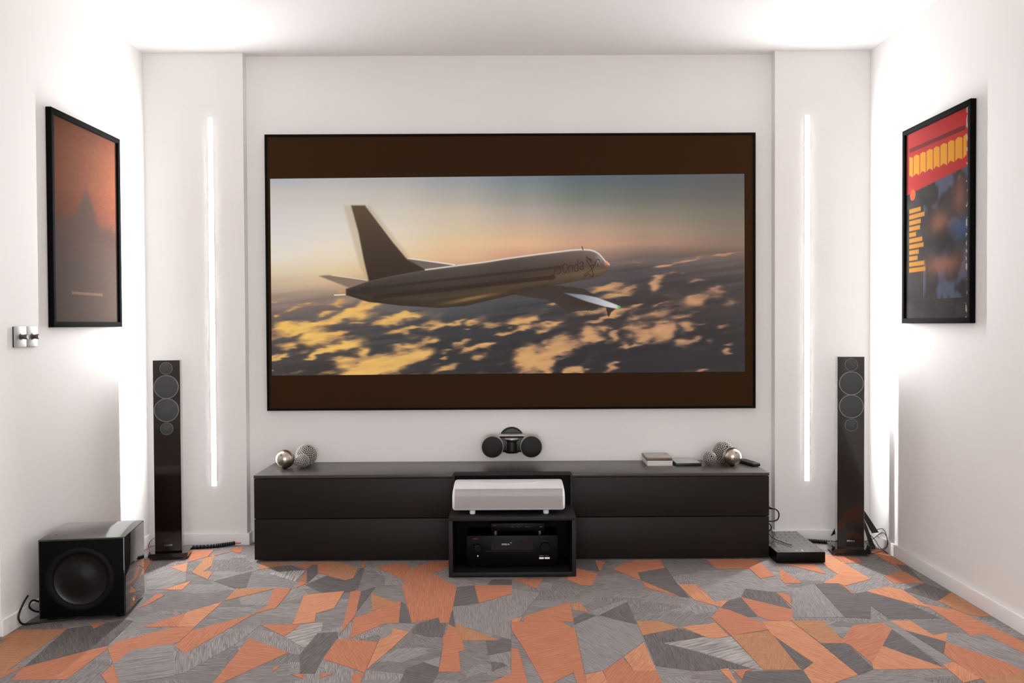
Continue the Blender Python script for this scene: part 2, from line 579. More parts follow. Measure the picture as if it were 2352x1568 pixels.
# ---- carpet pieces: tone and outline on the floor, metres
PATCHES = [
('d', [(0.478,-1.544),(0.63,-1.468),(0.714,-1.557),(0.542,-1.629),(0.645,-1.715),(0.795,-1.879),(0.687,-1.887),(0.606,-1.899),(0.476,-1.85)]),
('l', [(0.542,-1.629),(0.674,-1.576),(0.692,-1.569),(0.808,-1.563),(0.835,-1.893),(0.797,-1.876),(0.704,-1.77),(0.647,-1.707)]),
('d', [(0.968,-1.57),(1.026,-1.832),(0.972,-1.892),(0.966,-1.872)]),
('d', [(1.12,-1.64),(1.217,-1.642),(1.215,-1.669),(1.215,-1.89),(1.142,-1.941),(1.135,-1.882)]),
('d', [(0.769,-1.905),(0.967,-1.899),(0.961,-2.013),(0.729,-2.009)]),
('m', [(0.23,-1.421),(0.327,-1.305),(0.472,-1.426),(0.471,-1.608),(0.293,-1.887),(0.226,-1.918),(0.228,-1.473)]),
('d', [(0.336,-1.297),(0.475,-1.128),(0.472,-1.413)]),
('d', [(0.227,-1.412),(0.229,-1.34),(0.276,-1.271),(0.322,-1.3)]),
('l', [(-0.851,-1.395),(-0.771,-1.365),(-0.755,-1.479),(-0.773,-1.647),(-0.787,-1.647),(-0.883,-1.53)]),
('d', [(-0.782,-1.714),(-0.765,-1.491),(-0.693,-1.48),(-0.674,-1.555),(-0.691,-1.759),(-0.69,-1.896),(-0.741,-1.895)]),
('s', [(-1.248,-1.676),(-1.194,-1.677),(-1.018,-1.333),(-1.012,-1.396),(-1.044,-1.603),(-1.135,-1.881),(-1.166,-1.9)]),
('d', [(-0.467,-1.377),(-0.492,-1.107),(-0.466,-1.138),(-0.417,-1.382)]),
('d', [(-0.393,-1.391),(-0.312,-1.32),(-0.303,-1.384),(-0.279,-1.393),(-0.277,-1.546),(-0.336,-1.541),(-0.406,-1.494)]),
('d', [(-0.385,-1.858),(-0.331,-1.804),(-0.273,-1.847),(-0.271,-1.903),(-0.285,-1.992),(-0.392,-1.99)]),
('m', [(-0.335,-1.794),(-0.276,-1.752),(-0.272,-1.85)]),
('d', [(-0.118,-1.589),(-0.069,-1.59),(-0.022,-1.438),(-0.023,-1.699),(-0.105,-1.741)]),
('m', [(-0.105,-1.741),(-0.023,-1.699),(-0.025,-1.841),(-0.074,-1.887),(-0.093,-1.798)]),
('d', [(-0.095,-1.798),(-0.052,-1.813),(-0.036,-1.841),(-0.089,-1.887)]),
('d', [(-0.27,-1.265),(-0.263,-1.217),(-0.24,-1.438),(-0.269,-1.389)]),
('m', [(-0.52,-1.388),(-0.402,-1.391),(-0.412,-1.486),(-0.484,-1.442)]),
('m', [(-0.52,-1.406),(-0.485,-1.433),(-0.477,-1.501),(-0.517,-1.574)]),
('m', [(0.296,-1.262),(0.478,-1.086),(0.476,-1.122),(0.335,-1.301),(0.32,-1.301)]),
('d', [(0.311,-0.439),(0.4,-0.441),(0.404,-0.652),(0.296,-0.59)]),
('d', [(0.585,-0.675),(0.733,-0.594),(0.735,-0.869),(0.75,-1.076),(0.715,-1.059),(0.579,-0.806)]),
('d', [(-0.128,-0.87),(-0.109,-0.773),(-0.016,-0.775),(-0.017,-0.872)]),
('m', [(-0.258,-1.212),(-0.159,-1.145),(-0.017,-1.011),(-0.017,-0.922),(0.106,-0.992),(0.02,-1.304),(-0.022,-1.367),(-0.023,-1.58),(-0.244,-1.399)]),
('l', [(-1.179,-0.648),(-1.134,-0.616),(-1.012,-0.593),(-1.011,-0.795)]),
('l', [(-0.937,-0.66),(-0.893,-0.686),(-0.949,-0.814)]),
('d', [(-1.202,-0.549),(-1.105,-0.503),(-1.013,-0.586),(-1.133,-0.623)]),
('d', [(-1.009,-0.573),(-1.0,-0.499),(-0.976,-0.492),(-0.94,-0.66),(-0.956,-0.814)]),
('d', [(-0.956,-0.844),(-0.89,-0.699),(-0.789,-0.778),(-0.755,-0.746),(-0.753,-0.559),(-0.732,-0.573),(-0.706,-0.907),(-0.732,-0.951),(-0.848,-0.977)]),
('d', [(-0.689,-0.952),(-0.633,-0.886),(-0.639,-0.976),(-0.658,-1.233)]),
('s', [(-1.756,-0.646),(-1.694,-0.528),(-1.577,-0.624),(-1.527,-0.775),(-1.581,-0.903),(-1.652,-0.907)]),
('m', [(-1.423,-0.76),(-1.24,-0.546),(-1.249,-0.592),(-1.394,-0.772)]),
('d', [(-1.394,-0.772),(-1.267,-0.605),(-1.217,-0.877),(-1.257,-0.899)]),
('d', [(1.334,-1.671),(1.445,-1.492),(1.458,-1.891)]),
('m', [(1.445,-1.492),(1.439,-1.417),(1.48,-1.393),(1.49,-1.502),(1.517,-1.827),(1.465,-1.857)]),
('d', [(1.49,-1.502),(1.585,-1.633),(1.518,-1.756)]),
('s', [(1.637,-1.534),(1.773,-1.553),(1.805,-1.755),(1.707,-1.925),(1.696,-1.844),(1.583,-1.637)]),
('d', [(1.356,-0.88),(1.462,-0.876),(1.472,-1.035),(1.492,-1.172),(1.415,-1.362),(1.317,-1.346)]),
('m', [(1.229,-0.952),(1.353,-0.88),(1.317,-1.346),(1.11,-1.342)]),
('d', [(1.478,-1.03),(1.537,-1.003),(1.643,-1.154),(1.695,-1.368),(1.486,-1.364)]),
('d', [(0.853,-1.208),(0.907,-1.113),(0.971,-1.072),(0.97,-1.242),(0.97,-1.33),(0.914,-1.338)]),
('d', [(1.023,-0.947),(1.14,-1.004),(1.138,-1.244),(0.971,-1.072)]),
('d', [(-1.715,-1.824),(-1.56,-1.659),(-1.517,-1.621),(-1.538,-1.332),(-1.572,-1.322),(-1.757,-1.427)]),
('s', [(-1.414,-1.802),(-1.409,-1.665),(-1.278,-1.595),(-1.161,-1.913),(-1.32,-1.974)]),
('d', [(-0.264,-0.894),(-0.186,-0.869),(-0.158,-1.129),(-0.265,-1.173)]),
('d', [(1.852,-0.879),(1.905,-1.023),(1.79,-1.142),(1.711,-0.985)]),
('d', [(1.859,-0.549),(1.905,-0.584),(1.852,-0.879),(1.848,-0.688)]),
('t', [(-1.955,-1.52),(-1.955,-1.515),(-1.947,-1.432),(-1.757,-1.427),(-1.755,-1.854),(-1.756,-1.896),(-1.921,-1.602),(-1.929,-1.54),(-1.955,-1.54)]),
('o', [(-1.756,-1.896),(-1.755,-1.854),(-1.716,-1.816),(-1.742,-1.922)]),
('o', [(-1.696,-1.936),(-1.715,-1.824),(-1.56,-1.659),(-1.517,-1.621),(-1.503,-1.641),(-1.513,-1.933)]),
('o', [(-1.7,-1.36),(-1.637,-1.355),(-1.653,-1.429)]),
('o', [(-1.503,-1.645),(-1.498,-1.571),(-1.343,-1.416),(-1.265,-1.413),(-1.262,-1.469),(-1.266,-1.583),(-1.278,-1.595),(-1.409,-1.665),(-1.414,-1.802)]),
('o', [(-1.413,-1.899),(-1.415,-1.802),(-1.32,-1.974),(-1.358,-1.973)]),
('p', [(-1.331,-1.408),(-1.362,-1.233),(-1.257,-1.089),(-1.265,-1.413)]),
('o', [(-1.471,-1.409),(-1.392,-1.284),(-1.362,-1.238),(-1.331,-1.408)]),
('o', [(-1.262,-1.63),(-1.26,-1.456),(-1.085,-1.265),(-1.036,-1.196),(-1.08,-1.272),(-1.199,-1.699)]),
('o', [(-1.011,-1.979),(-1.013,-1.546),(-0.828,-1.698),(-0.985,-1.979)]),
('o', [(-1.012,-1.392),(-0.851,-1.395),(-0.886,-1.526)]),
('o', [(-0.838,-1.88),(-0.843,-1.843),(-0.826,-1.824),(-0.829,-1.853)]),
('o', [(-0.769,-1.902),(-0.724,-1.903),(-0.718,-1.947)]),
('o', [(-0.671,-1.902),(-0.629,-1.902),(-0.663,-1.942)]),
('o', [(-0.69,-1.763),(-0.678,-1.559),(-0.632,-1.563),(-0.519,-1.597),(-0.522,-1.895),(-0.586,-1.841)]),
('o', [(-0.732,-0.951),(-0.687,-0.944),(-0.656,-1.281),(-0.676,-1.488)]),
('o', [(-0.594,-1.235),(-0.516,-1.102),(-0.492,-1.102),(-0.467,-1.381),(-0.523,-1.384),(-0.631,-1.555),(-0.655,-1.321)]),
('t', [(-0.638,-0.982),(-0.518,-1.107),(-0.595,-1.23)]),
('o', [(-0.682,-0.534),(-0.567,-0.467),(-0.508,-0.538),(-0.509,-0.594),(-0.421,-0.457),(-0.334,-0.43),(-0.325,-0.576),(-0.393,-0.666),(-0.264,-0.894),(-0.265,-1.173),(-0.269,-1.381),(-0.304,-1.38),(-0.314,-1.321),(-0.415,-1.382),(-0.511,-0.888),(-0.513,-0.782)]),
('t', [(-0.241,-1.394),(-0.069,-1.582),(-0.211,-1.587),(-0.241,-1.438)]),
('o', [(-0.27,-1.402),(-0.24,-1.442),(-0.206,-1.588),(-0.19,-1.677),(-0.212,-1.706),(-0.195,-1.891),(-0.271,-1.89),(-0.273,-1.618),(-0.279,-1.61),(-0.281,-1.526),(-0.27,-1.513)]),
('p', [(-0.484,-1.442),(-0.415,-1.485),(-0.459,-1.66),(-0.52,-1.866),(-0.517,-1.574),(-0.478,-1.509)]),
('o', [(-0.561,-1.904),(-0.523,-1.895),(-0.522,-1.987),(-0.551,-1.987)]),
('o', [(-0.021,-1.376),(0.023,-1.377),(0.176,-1.38),(0.225,-1.466),(0.224,-1.918),(0.225,-2.0),(0.194,-2.0),(0.187,-1.905),(0.106,-1.998),(0.084,-1.998),(0.019,-1.654),(-0.021,-1.468)]),
('o', [(0.029,-1.313),(0.229,-1.123),(0.227,-1.377),(0.032,-1.377)]),
('p', [(-0.021,-1.354),(0.022,-1.313),(0.01,-1.377),(-0.019,-1.377)]),
('t', [(0.233,-1.148),(0.273,-1.133),(0.296,-1.262),(0.232,-1.227)]),
('t', [(0.476,-1.377),(0.562,-1.379),(0.632,-1.459),(0.476,-1.544)]),
('p', [(0.377,-1.764),(0.469,-1.62),(0.471,-1.893),(0.393,-1.892)]),
('o', [(0.29,-1.893),(0.37,-1.775),(0.393,-1.892),(0.471,-1.893),(0.472,-2.005),(0.295,-2.002)]),
('p', [(0.226,-1.925),(0.287,-1.893),(0.295,-2.002),(0.225,-2.0)]),
('o', [(-0.023,-1.672),(0.003,-1.673),(0.031,-1.997),(-0.024,-1.996)]),
('o', [(-0.099,-1.995),(-0.024,-1.914),(-0.024,-1.996)]),
('o', [(0.783,-1.338),(0.847,-1.218),(0.873,-1.24),(0.969,-1.409),(0.97,-1.487),(0.811,-1.551)]),
('p', [(0.705,-1.426),(0.722,-1.431),(0.784,-1.405),(0.801,-1.559),(0.725,-1.585),(0.685,-1.524),(0.642,-1.455)]),
('t', [(0.811,-1.551),(0.965,-1.504),(0.969,-1.578),(0.963,-1.895),(0.835,-1.893)]),
('p', [(0.971,-1.391),(1.079,-1.384),(1.089,-1.407),(1.116,-1.667),(1.14,-1.941),(1.024,-2.014),(0.961,-2.013),(0.97,-1.899),(1.027,-1.832),(0.967,-1.546)]),
('o', [(0.971,-1.072),(1.138,-1.244),(1.098,-1.385),(1.004,-1.378),(0.974,-1.328),(0.97,-1.242)]),
('t', [(1.099,-1.385),(1.216,-1.387),(1.212,-1.599),(1.203,-1.638),(1.12,-1.64),(1.091,-1.403)]),
('o', [(1.122,-1.64),(1.22,-1.591),(1.311,-1.447),(1.439,-1.417),(1.445,-1.492),(1.334,-1.671),(1.227,-1.843),(1.218,-1.661),(1.209,-1.642)]),
('p', [(1.333,-1.673),(1.458,-1.891),(1.21,-1.896),(1.227,-1.843)]),
('p', [(0.688,-1.887),(0.72,-1.878),(0.717,-2.009),(0.705,-2.009)]),
('o', [(0.733,-1.898),(0.811,-1.879),(0.77,-1.908),(0.742,-1.975)]),
('p', [(1.48,-1.393),(1.559,-1.394),(1.571,-1.565),(1.637,-1.534),(1.585,-1.633),(1.49,-1.502)]),
('o', [(1.583,-1.637),(1.696,-1.844),(1.712,-1.925),(1.701,-1.944),(1.533,-1.98),(1.517,-1.827),(1.518,-1.756)]),
('t', [(1.533,-1.98),(1.708,-1.932),(1.655,-2.025),(1.532,-2.023)]),
('p', [(1.465,-1.857),(1.515,-1.831),(1.533,-1.98),(1.458,-2.013)]),
('o', [(1.709,-1.181),(1.805,-1.269),(1.871,-1.647),(1.806,-1.762),(1.773,-1.553),(1.71,-1.572),(1.713,-1.37),(1.71,-1.257)]),
('p', [(1.541,-0.992),(1.666,-0.93),(1.711,-0.985),(1.71,-1.186),(1.721,-1.236),(1.643,-1.154)]),
('t', [(1.79,-1.142),(1.905,-1.023),(1.905,-1.345),(1.856,-1.348),(1.815,-1.305)]),
('o', [(1.718,-0.755),(1.848,-0.688),(1.852,-0.879),(1.715,-0.876)]),
('p', [(1.519,-0.499),(1.578,-0.371),(1.604,-0.372),(1.637,-0.809),(1.479,-0.912),(1.465,-0.877),(1.394,-0.869),(1.465,-0.793),(1.517,-0.725),(1.508,-0.602)]),
('o', [(1.477,-0.912),(1.477,-1.029),(1.467,-1.024),(1.47,-0.894)]),
('o', [(1.613,-0.372),(1.721,-0.426),(1.715,-0.518),(1.617,-0.534)]),
('o', [(1.838,-0.31),(1.905,-0.234),(1.905,-0.342),(1.905,-0.584),(1.859,-0.549),(1.845,-0.688),(1.845,-0.556),(1.839,-0.429)]),
('o', [(0.959,-0.443),(1.209,-0.449),(1.215,-0.744),(1.134,-0.791),(1.129,-0.619),(0.971,-0.616)]),
('o', [(1.275,-0.603),(1.303,-0.867),(1.223,-0.871),(1.223,-0.799)]),
('o', [(1.329,-0.543),(1.472,-0.54),(1.461,-0.724),(1.335,-0.557)]),
('o', [(1.14,-1.004),(1.189,-1.045),(1.149,-1.199)]),
('p', [(0.737,-0.875),(0.817,-0.877),(0.842,-1.135),(0.907,-1.113),(0.853,-1.208),(0.761,-1.102)]),
('o', [(0.4,-0.441),(0.449,-0.477),(0.404,-0.652)]),
('o', [(0.296,-0.59),(0.391,-0.69),(0.348,-0.878),(0.297,-0.877),(0.234,-0.774)]),
('o', [(0.483,-0.581),(0.592,-0.445),(0.73,-0.442),(0.723,-0.6),(0.582,-0.672),(0.579,-0.8),(0.564,-0.782),(0.478,-0.621)]),
('o', [(0.58,-0.812),(0.714,-1.064),(0.583,-0.918)]),
('o', [(-0.186,-0.869),(-0.017,-0.872),(-0.017,-1.0),(-0.158,-1.129)]),
('o', [(-0.016,-0.768),(0.131,-0.772),(0.091,-0.924)]),
('t', [(-1.247,-0.579),(-1.261,-0.456),(-1.096,-0.467),(-1.145,-0.507),(-1.213,-0.567)]),
('o', [(-1.092,-0.497),(-0.991,-0.454),(-0.932,-0.452),(-0.894,-0.68),(-0.94,-0.647),(-0.976,-0.492),(-1.0,-0.499),(-1.009,-0.573)]),
('t', [(-0.932,-0.452),(-0.87,-0.449),(-0.763,-0.572),(-0.756,-0.739),(-0.789,-0.776),(-0.894,-0.68)]),
('o', [(-0.75,-0.566),(-0.759,-0.449),(-0.743,-0.446),(-0.735,-0.566)]),
('o', [(-0.986,-0.889),(-0.995,-0.819),(-1.005,-0.606),(-0.958,-0.826)]),
('p', [(-0.927,-1.002),(-0.762,-0.945),(-0.76,-1.187),(-0.822,-1.254),(-0.803,-1.365),(-0.887,-1.39)]),
('o', [(-1.634,-0.433),(-1.703,-0.209),(-1.586,-0.18),(-1.573,-0.326)]),
('t', [(-1.549,-0.625),(-1.577,-0.348),(-1.542,-0.304),(-1.495,-0.506),(-1.498,-0.606),(-1.453,-0.614),(-1.434,-0.747)]),
('p', [(-1.687,-0.529),(-1.635,-0.44),(-1.579,-0.624)]),
('o', [(-1.49,-0.214),(-1.496,-0.143),(-1.449,-0.128),(-1.423,-0.262)]),
('o', [(-1.573,-0.326),(-1.49,-0.237),(-1.54,-0.312)]),
('p', [(-1.579,-0.909),(-1.553,-0.852),(-1.5,-0.77),(-1.495,-0.911)]),
('o', [(-1.582,-1.169),(-1.586,-0.959),(-1.542,-0.988),(-1.56,-1.109)]),
('t', [(-1.251,-1.074),(-1.256,-0.899),(-1.085,-0.897),(-1.094,-0.914)]),
('o', [(-1.086,-0.9),(-1.008,-0.899),(-1.003,-1.015),(-1.006,-1.181),(-1.072,-1.243),(-1.049,-1.145)]),
('o', [(-1.767,-0.671),(-1.85,-0.428),(-1.834,-0.371)]),
]

# ------------------------------------------------------------------ room
XL, XR, H = -1.975, 1.927, 2.6435
PF = -0.0654            # front of the two piers
XPL, XPR = -1.4435, 1.414
BH, BT = 0.062, 0.015
YE = -1.493             # where the left wall ends at a corner
YB, XF = -6.6, -3.4     # rest of the room, behind the camera

floor = struct(bx('floor', XF - 0.15, XR + 0.15, YB - 0.15, 0.15, -0.1, 0.0, 'carpet_base'))
struct(bx('ceiling', XF - 0.15, XR + 0.15, YB - 0.15, 0.15, H, H + 0.1, 'ceiling_paint'))
struct(bx('wall_back', XL - 0.15, XR + 0.15, 0.0, 0.15, 0, H, 'wall_paint'))
struct(bx('wall_back_left', XL, XPL, PF, 0.0, 0, H, 'wall_paint'))
struct(bx('wall_back_right', XPR, XR, PF, 0.0, 0, H, 'wall_paint'))
bm = bmesh.new()
prism(bm, [(XL, 0.0), (XL - 0.15, 0.0), (XL - 0.15, YE + 0.15), (XF, YE + 0.15), (XF, YE), (XL, YE)], 0, H)
struct(new_obj('wall_left', bm, 'wall_paint'))
struct(bx('wall_right', XR, XR + 0.15, YB, 0.0, 0, H, 'wall_paint'))
struct(bx('wall_front', XF - 0.15, XR + 0.15, YB - 0.15, YB, 0, H, 'wall_paint'))
# invented glazed door behind the camera, its glowing pane added as soft fill
WX0, WX1, WZ0, WZ1 = -1.25, 1.25, 0.12, 2.2
win = struct(bx('fill_window_1', WX0, WX1, YB, YB + 0.012, WZ0, WZ1, 'fill_pane'))
for nm, a in (('fill_window_frame', (WX0 - 0.06, WX1 + 0.06, YB, YB + 0.04, WZ1, WZ1 + 0.06)), ('fill_window_frame', (WX0 - 0.06, WX1 + 0.06, YB, YB + 0.04, WZ0 - 0.06, WZ0)),
              ('fill_window_frame', (WX0 - 0.06, WX0, YB, YB + 0.04, WZ0, WZ1)), ('fill_window_frame', (WX1, WX1 + 0.06, YB, YB + 0.04, WZ0, WZ1)),
              ('fill_window_frame', (-0.04, 0.04, YB + 0.012, YB + 0.045, WZ0, WZ1))):
    bx(nm, *a, 'skirting_paint', win, 0.003)
struct(bx('wall_far_left', XF - 0.15, XF, YB, YE, 0, H, 'wall_paint'))

def skirting(name, runs):
    bm = bmesh.new()
    for (x0, x1, y0, y1) in runs:
        box(bm, x0, x1, y0, y1, 0.0, BH, 0.003, 2, 'top')
    return struct(new_obj(name, bm, 'skirting_paint', None, 35))
skirting('baseboard_back_left', [(XL + BT, XPL + BT, PF - BT, PF), (XPL, XPL + BT, PF, -BT)])
skirting('baseboard_back', [(XPL, XPR, -BT, 0)])
skirting('baseboard_back_right', [(XPR - BT, XR - BT, PF - BT, PF), (XPR - BT, XPR, PF, -BT)])
skirting('baseboard_left', [(XL, XL + BT, YE - BT, PF), (XF, XL, YE - BT, YE)])
skirting('baseboard_right', [(XR - BT, XR, YB, PF)])

# carpet pieces
for i, (k, pts) in enumerate(PATCHES):
    bm = bmesh.new()
    area = sum(pts[j][0] * pts[(j + 1) % len(pts)][1] - pts[(j + 1) % len(pts)][0] * pts[j][1] for j in range(len(pts)))
    if area < 0:
        pts = pts[::-1]
    try:
        prism(bm, pts, 0.0, 0.0009 + 0.00001 * i)
        bmesh.ops.triangulate(bm, faces=[f for f in bm.faces if len(f.verts) > 4])
        new_obj('carpet_patch', bm, 'carpet_' + k, floor, recalc=False)
    except ValueError:
        bm.free()
rs = random.Random(11)
for i in range(120):
    x, y = rs.uniform(XF + 0.3, XR - 0.3), rs.uniform(YB + 0.3, -2.35)
    if x < XL and y > YE - 0.4:
        continue
    n, a0, w, h = rs.choice((3, 4, 4, 5)), rs.uniform(0, PI), rs.uniform(0.12, 0.34), rs.uniform(0.05, 0.13)
    angs = sorted(rs.uniform(0, 2 * PI) for _ in range(n))
    pts = []
    for t in angs:
        dx, dy = w * math.cos(t), h * math.sin(t)
        pts.append((x + dx * math.cos(a0) - dy * math.sin(a0), min(-2.04, y + dx * math.sin(a0) + dy * math.cos(a0))))
    bm = bmesh.new()
    prism(bm, pts, 0.0, 0.0009 + 0.00001 * i)
    new_obj('carpet_patch', bm, 'carpet_' + rs.choice('ooptdd'), floor, recalc=False)

# ------------------------------------------------------------------ light strips
def light_strip(x, z0, z1, label):
    t = thing('light_strip', label, 'light', (x, PF, (z0 + z1) / 2), 0, 'vertical light strips')
    hh = (z1 - z0) / 2
    bm = bmesh.new()
    box(bm, -0.0145, 0.0145, -0.0012, 0.0, -hh - 0.003, hh + 0.003)
    new_obj('channel', bm, 'led_channel', t)
    bm = bmesh.new()
    pts = [(-0.012, 0), (-0.012, -0.0004), (-0.0112, -0.0009), (0.0112, -0.0009), (0.012, -0.0004), (0.012, 0)]
    ca = [bm.verts.new((px, py - 0.001, -hh)) for px, py in pts]
    cb = [bm.verts.new((px, py - 0.001, hh)) for px, py in pts]
    bm.faces.new(ca)
    bm.faces.new(cb)
    for k in range(len(pts)):
        k2 = (k + 1) % len(pts)
        bm.faces.new((ca[k], ca[k2], cb[k2], cb[k]))
    new_obj('diffuser', bm, 'led_diffuser', t)
light_strip(-1.6195, 0.319, 2.299, 'glowing white light strip on the left pier, beside the left tower speaker')
light_strip(1.5885, 0.329, 2.298, 'glowing white light strip on the right pier, beside the right tower speaker')

# invented ceiling lamps behind the camera's view, added for soft fill
for ix, x in enumerate((-1.1, 0.0, 1.1)):
    for iy, y in enumerate((-3.1, -4.5, -5.9)):
        t = thing('fill_lamp', 'small round ceiling lamp added as unseen fill light, %s row from the screen, %s' % (('first', 'second', 'third')[iy], ('left', 'centre', 'right')[ix]),
                  'light', (x, y, H), 0, 'added ceiling fill lamps')
        lat('trim_ring', [(0.055, -0.001), (0.055, -0.004), (0.045, -0.006), (0.042, -0.001)], 'skirting_paint', t, 32, (0, 0, 0), 'z', 40, False, False)
        lat('lens', [(0.0, -0.0025), (0.043, -0.0025)], 'fill_lamp_lens', t, 32, (0, 0, 0), 'z', 40, False, False)

# ------------------------------------------------------------------ projection screen
SX0, SX1, SZ0, SZ1 = -1.338, 1.318, 0.7197, 2.2137
scr = thing('projection_screen', 'wide black framed projection screen showing an aeroplane above sunset clouds', 'screen',
            ((SX0 + SX1) / 2, 0, SZ0))
def rel(o, t):
    o.location = Vector((0, 0, 0)) - t.location
    return o
fw = 0.012
rel(bx('frame_bar', SX0, SX1, -0.038, 0, SZ1 - fw, SZ1, 'screen_frame', scr, 0.001), scr)
rel(bx('frame_bar', SX0, SX1, -0.038, 0, SZ0, SZ0 + fw, 'screen_frame', scr, 0.001), scr)
rel(bx('frame_bar', SX0, SX0 + fw, -0.038, 0, SZ0 + fw, SZ1 - fw, 'screen_frame', scr, 0.001), scr)
rel(bx('frame_bar', SX1 - fw, SX1, -0.038, 0, SZ0 + fw, SZ1 - fw, 'screen_frame', scr, 0.001), scr)
rel(bx('screen_surface', SX0 + fw, SX1 - fw, -0.032, -0.004, SZ0 + fw, SZ1 - fw, 'screen_fabric', scr), scr)

SKY_Y = [411, 450, 490, 530, 560, 590, 620, 650, 690, 740, 800, 862]
SKY_X = [640, 760, 900, 1050, 1200, 1350, 1500, 1700]
SKY = [
 [(172,174,178),(178,176,176),(170,168,168),(150,152,156),(118,128,136),(92,102,108),(88,94,98),(92,88,90)],
 [(196,190,184),(198,190,182),(192,184,174),(172,166,158),(142,142,136),(112,116,108),(104,104,98),(100,98,92)],
 [(206,200,196),(210,202,194),(208,196,182),(200,184,164),(176,162,150),(148,138,126),(132,124,110),(118,110,98)],
 [(214,206,202),(220,210,200),(220,206,186),(212,190,160),(204,172,146),(186,154,132),(160,136,116),(130,116,102)],
 [(220,212,204),(226,214,196),(224,206,178),(224,190,148),(222,178,138),(200,156,128),(168,132,112),(138,112,98)],
 [(224,214,198),(228,212,186),(226,200,160),(222,180,138),(200,150,124),(150,122,108),(110,94,88),(100,86,80)],
 [(218,202,176),(222,200,164),(216,184,140),(190,150,124),(140,110,100),(90,80,80),(84,74,76),(92,80,78)],
 [(200,176,148),(204,174,140),(180,144,112),(120,100,90),(90,82,80),(80,74,76),(76,70,72),(84,74,74)],
 [(150,128,118),(130,112,104),(110,100,98),(92,90,92),(80,78,82),(74,70,72),(76,66,66),(78,70,70)],
 [(112,100,96),(100,92,90),(88,88,88),(78,80,82),(66,64,68),(68,62,62),(66,60,60),(66,60,62)],
 [(88,82,80),(84,80,78),(76,74,74),(64,62,64),(58,56,60),(56,54,58),(54,52,56),(56,52,56)],
 [(74,70,68),(66,62,60),(62,58,58),(58,56,58),(54,52,54),(52,50,54),(52,50,54),(58,54,56)]]
CL3 = [(180,600,110,35,1),(420,600,160,40,1),(800,520,220,28,1),(1000,400,110,40,.8),(830,460,120,30,.9),(560,480,80,15,.6),
 (700,380,150,25,.7),(450,390,50,12,.6),(1300,520,60,40,.8),(1400,490,60,20,.7),(1180,550,120,35,.8),(900,570,80,20,.6),
 (1600,605,90,35,.9),(1430,600,80,15,.6),(1850,550,60,20,.6),(1750,580,60,20,.6),(1970,560,45,22,.7),(2140,580,70,20,.6),
 (2330,560,40,25,.6),(1260,650,110,35,.7),(530,700,140,60,1),(300,660,120,30,.7),(700,680,90,20,.7),(780,790,170,50,1),
 (560,830,120,25,.8),(250,790,90,30,.6),(150,880,90,25,.7),(450,880,80,14,.7),(950,850,60,40,.7),(1150,960,220,80,1),
 (900,1030,150,50,1),(760,960,100,50,.7),(1440,860,110,55,1),(1350,790,120,30,.7),(1570,730,70,40,.6),(1850,750,70,20,.6),
 (1950,810,120,30,.7),(2120,780,70,30,.7),(1690,840,50,14,.5),(1720,880,35,8,.5),(1700,995,120,30,.6),(2010,890,60,40,.5),
 (1280,970,60,60,.6),(1900,620,40,10,.5),(2230,660,60,20,.6),(330,440,140,14,.6),(130,520,50,20,.6),(130,355,60,10,.4)]
CL4 = [(130,700,70,30,.7),(230,690,50,25,.8),(150,760,110,18,.7),(400,715,90,16,.6),(340,775,55,18,.5),(190,1040,110,110,1),
 (380,1090,70,80,1),(420,940,70,90,.7),(510,840,50,45,.6),(560,930,110,40,.6),(730,800,60,60,.8),(760,860,80,25,.7),
 (980,820,50,40,.6),(870,760,40,40,.5),(1230,810,100,60,.8),(1420,790,70,90,.8),(1480,720,60,20,.5),(1620,740,60,50,.6),
 (1580,890,70,40,.5),(1700,850,90,20,.4),(1750,730,50,18,.4),(1960,750,60,22,.4),(1040,920,50,35,.6),(1150,905,70,8,.5),
 (945,1110,50,50,.7),(1030,1055,40,12,.6),(640,1130,60,40,.7),(560,1150,40,30,.6),(760,1130,40,12,.4),(900,400,180,25,.6),
 (1100,400,100,18,.5),(1360,370,60,70,.7),(1350,300,70,20,.5),(1480,260,50,15,.3),(1440,190,80,18,.6),(1650,140,180,18,.5),
 (2000,100,140,14,.5),(1000,460,150,25,.5),(1190,550,60,20,.5),(1400,535,40,12,.5),(1720,500,110,50,.6),(1900,420,60,40,.4),
 (2000,520,60,50,.3),(430,540,50,18,.7),(820,600,200,20,.5),(1050,600,100,25,.6),(860,680,110,12,.6),(980,640,60,25,.5),
 (1130,680,60,25,.4),(1330,630,150,40,.4),(1600,640,80,25,.4),(1150,740,110,25,.4),(2010,965,45,15,.6),(2030,905,40,15,.4),
 (1800,1140,50,12,.5),(1850,870,45,20,.3),(1750,310,90,20,.35),(1200,160,60,6,.4),(1600,270,40,12,.3)]
def A1(*p): return [(600 + x / 3.92, 280 + y / 3.92) for x, y in p]
def A4(*p): return [(1160 + x / 3.92, 560 + y / 3.92) for x, y in p]
def A5(*p): return [(1240 + x / 7.84, 540 + y / 7.84) for x, y in p]

